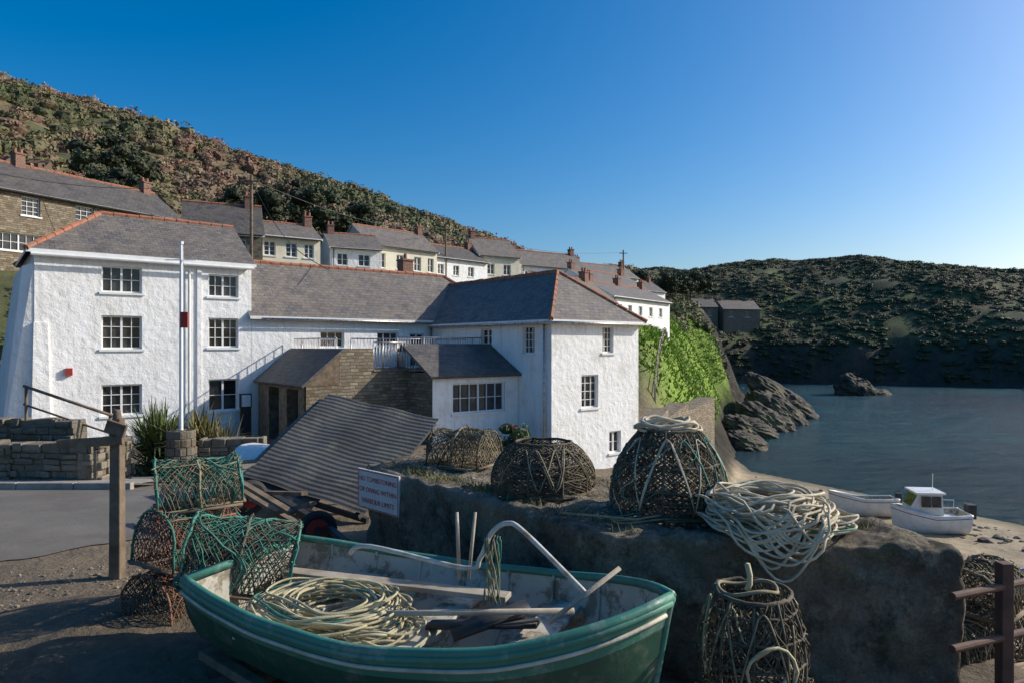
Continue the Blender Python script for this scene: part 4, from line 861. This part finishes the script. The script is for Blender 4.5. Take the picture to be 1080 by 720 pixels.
mb=MB()
for i in range(9): x=9+.55*i; y=43+2*i; z=H(x,y); mb.box(x-.05,x+.05,y-.05,y+.05,z-.3,z+1.1)
for i in range(8): 
    x=9+.55*i; y=43+2*i
    for k in (.5,1.0): mb.beam((x,y,H(x,y)+k),(x+.55,y+2,H(x+.55,y+2)+k),.05,.08)
mb.done('wooden_fence',['wood_l'])
n=7000; x=rng.uniform(-5.5,0.6,n); y=rng.uniform(2.6,7.6,n); sz=rng.gamma(1.4,.0045,n)+.003; sz[:30]*=3
P=np.stack([x,y,sz*.2],-1); k=~((x<-2.6)&(y>5.9+1.4*ss(-7.5,-2.5,x))); P=P[k]; sz=sz[k]; n=len(P)
V=P[:,None,:]+cv[None]*(1+.35*(rng.random((n,len(cv),1))-.5))*(sz[:,None]*np.array([1,.8,.55]))[:,None,:]; cg=np.array((.24,.19,.135))*(.5+.9*rng.random(n))[:,None]
np_quads('gravel',V.reshape(-1,3),(cf[None]+(np.arange(n)*len(cv))[:,None,None]).reshape(-1,4),M['leaf'],np.repeat(cg,len(cv),0))
bx,by=np.meshgrid(np.linspace(-4.6,-1.2,90),np.linspace(3.6,6.6,80)); rr=((bx+2.9)/1.5)**2+((by-5.2)/1.15)**2
bz_=.16*np.clip(1-rr,0,1)*(1+1.6*fbm(bx*1.6,by*1.6,5))-.01-.03*(rr>1); ii=np.arange(90*80).reshape(80,90)
np_quads('earth_bank',np.stack([bx,by,bz_],-1).reshape(-1,3),np.stack([ii[:-1,:-1],ii[:-1,1:],ii[1:,1:],ii[1:,:-1]],-1).reshape(-1,4),M['terrain'],np.tile(np.array((.17,.13,.085)),(7200,1)),True,np.zeros(7200))
n=4600; x=rng.normal(-3.1,.8,n); y=rng.normal(5.4,.6,n); k=(y>3.5)&(fbm(x*1.5,y*1.5,3)>0); x,y=x[k],y[k]; rr=((x+2.9)/1.5)**2+((y-5.2)/1.15)**2; P=np.stack([x,y,.12*np.clip(1-rr,0,1)-.005],-1)
blades('ground_weeds',P,rng.uniform(.03,.09,len(x)),rng.uniform(.002,.005,len(x)),np.array((.13,.12,.045))*(.4+.9*rng.random(len(x)))[:,None],.7)
# --------------------------------------------------------------- light, sky, camera
AZ=math.radians(76); EL=math.radians(29)
wd=bpy.data.worlds.new('World'); scene.world=wd; wd.use_nodes=True; nt=wd.node_tree; bg=nt.nodes['Background']; sk=nt.nodes.new('ShaderNodeTexSky'); sk.sky_type='NISHITA'; sk.sun_disc=False; sk.sun_elevation=EL; sk.sun_rotation=AZ; sk.air_density=1.0; sk.dust_density=1.9; sk.ozone_density=3.5
hsv=nt.nodes.new('ShaderNodeHueSaturation'); hsv.inputs['Saturation'].default_value=1.5; hsv.inputs['Value'].default_value=1.0
nt.links.new(sk.outputs[0],hsv.inputs['Color']); nt.links.new(hsv.outputs[0],bg.inputs[0]); bg.inputs[1].default_value=.145
sl=bpy.data.lights.new('sun','SUN'); sl.energy=5.0; sl.angle=math.radians(.5); sl.color=(1,.93,.82); so=bpy.data.objects.new('sun',sl); scene.collection.objects.link(so)
sdv=Vector((math.sin(AZ)*math.cos(EL),math.cos(AZ)*math.cos(EL),math.sin(EL))); so.rotation_euler=sdv.to_track_quat('Z','Y').to_euler()
cam=bpy.data.cameras.new('camera'); cam.lens=24; cam.sensor_width=36; cam.clip_end=6000; cam.clip_start=.05; cam.shift_y=5/1080; co_=bpy.data.objects.new('camera',cam); scene.collection.objects.link(co_); co_.location=(0,0,2.2); co_.rotation_euler=(math.pi/2,0,0); scene.camera=co_
scene.view_settings.view_transform='Standard'; scene.view_settings.look='None'; scene.view_settings.exposure=0
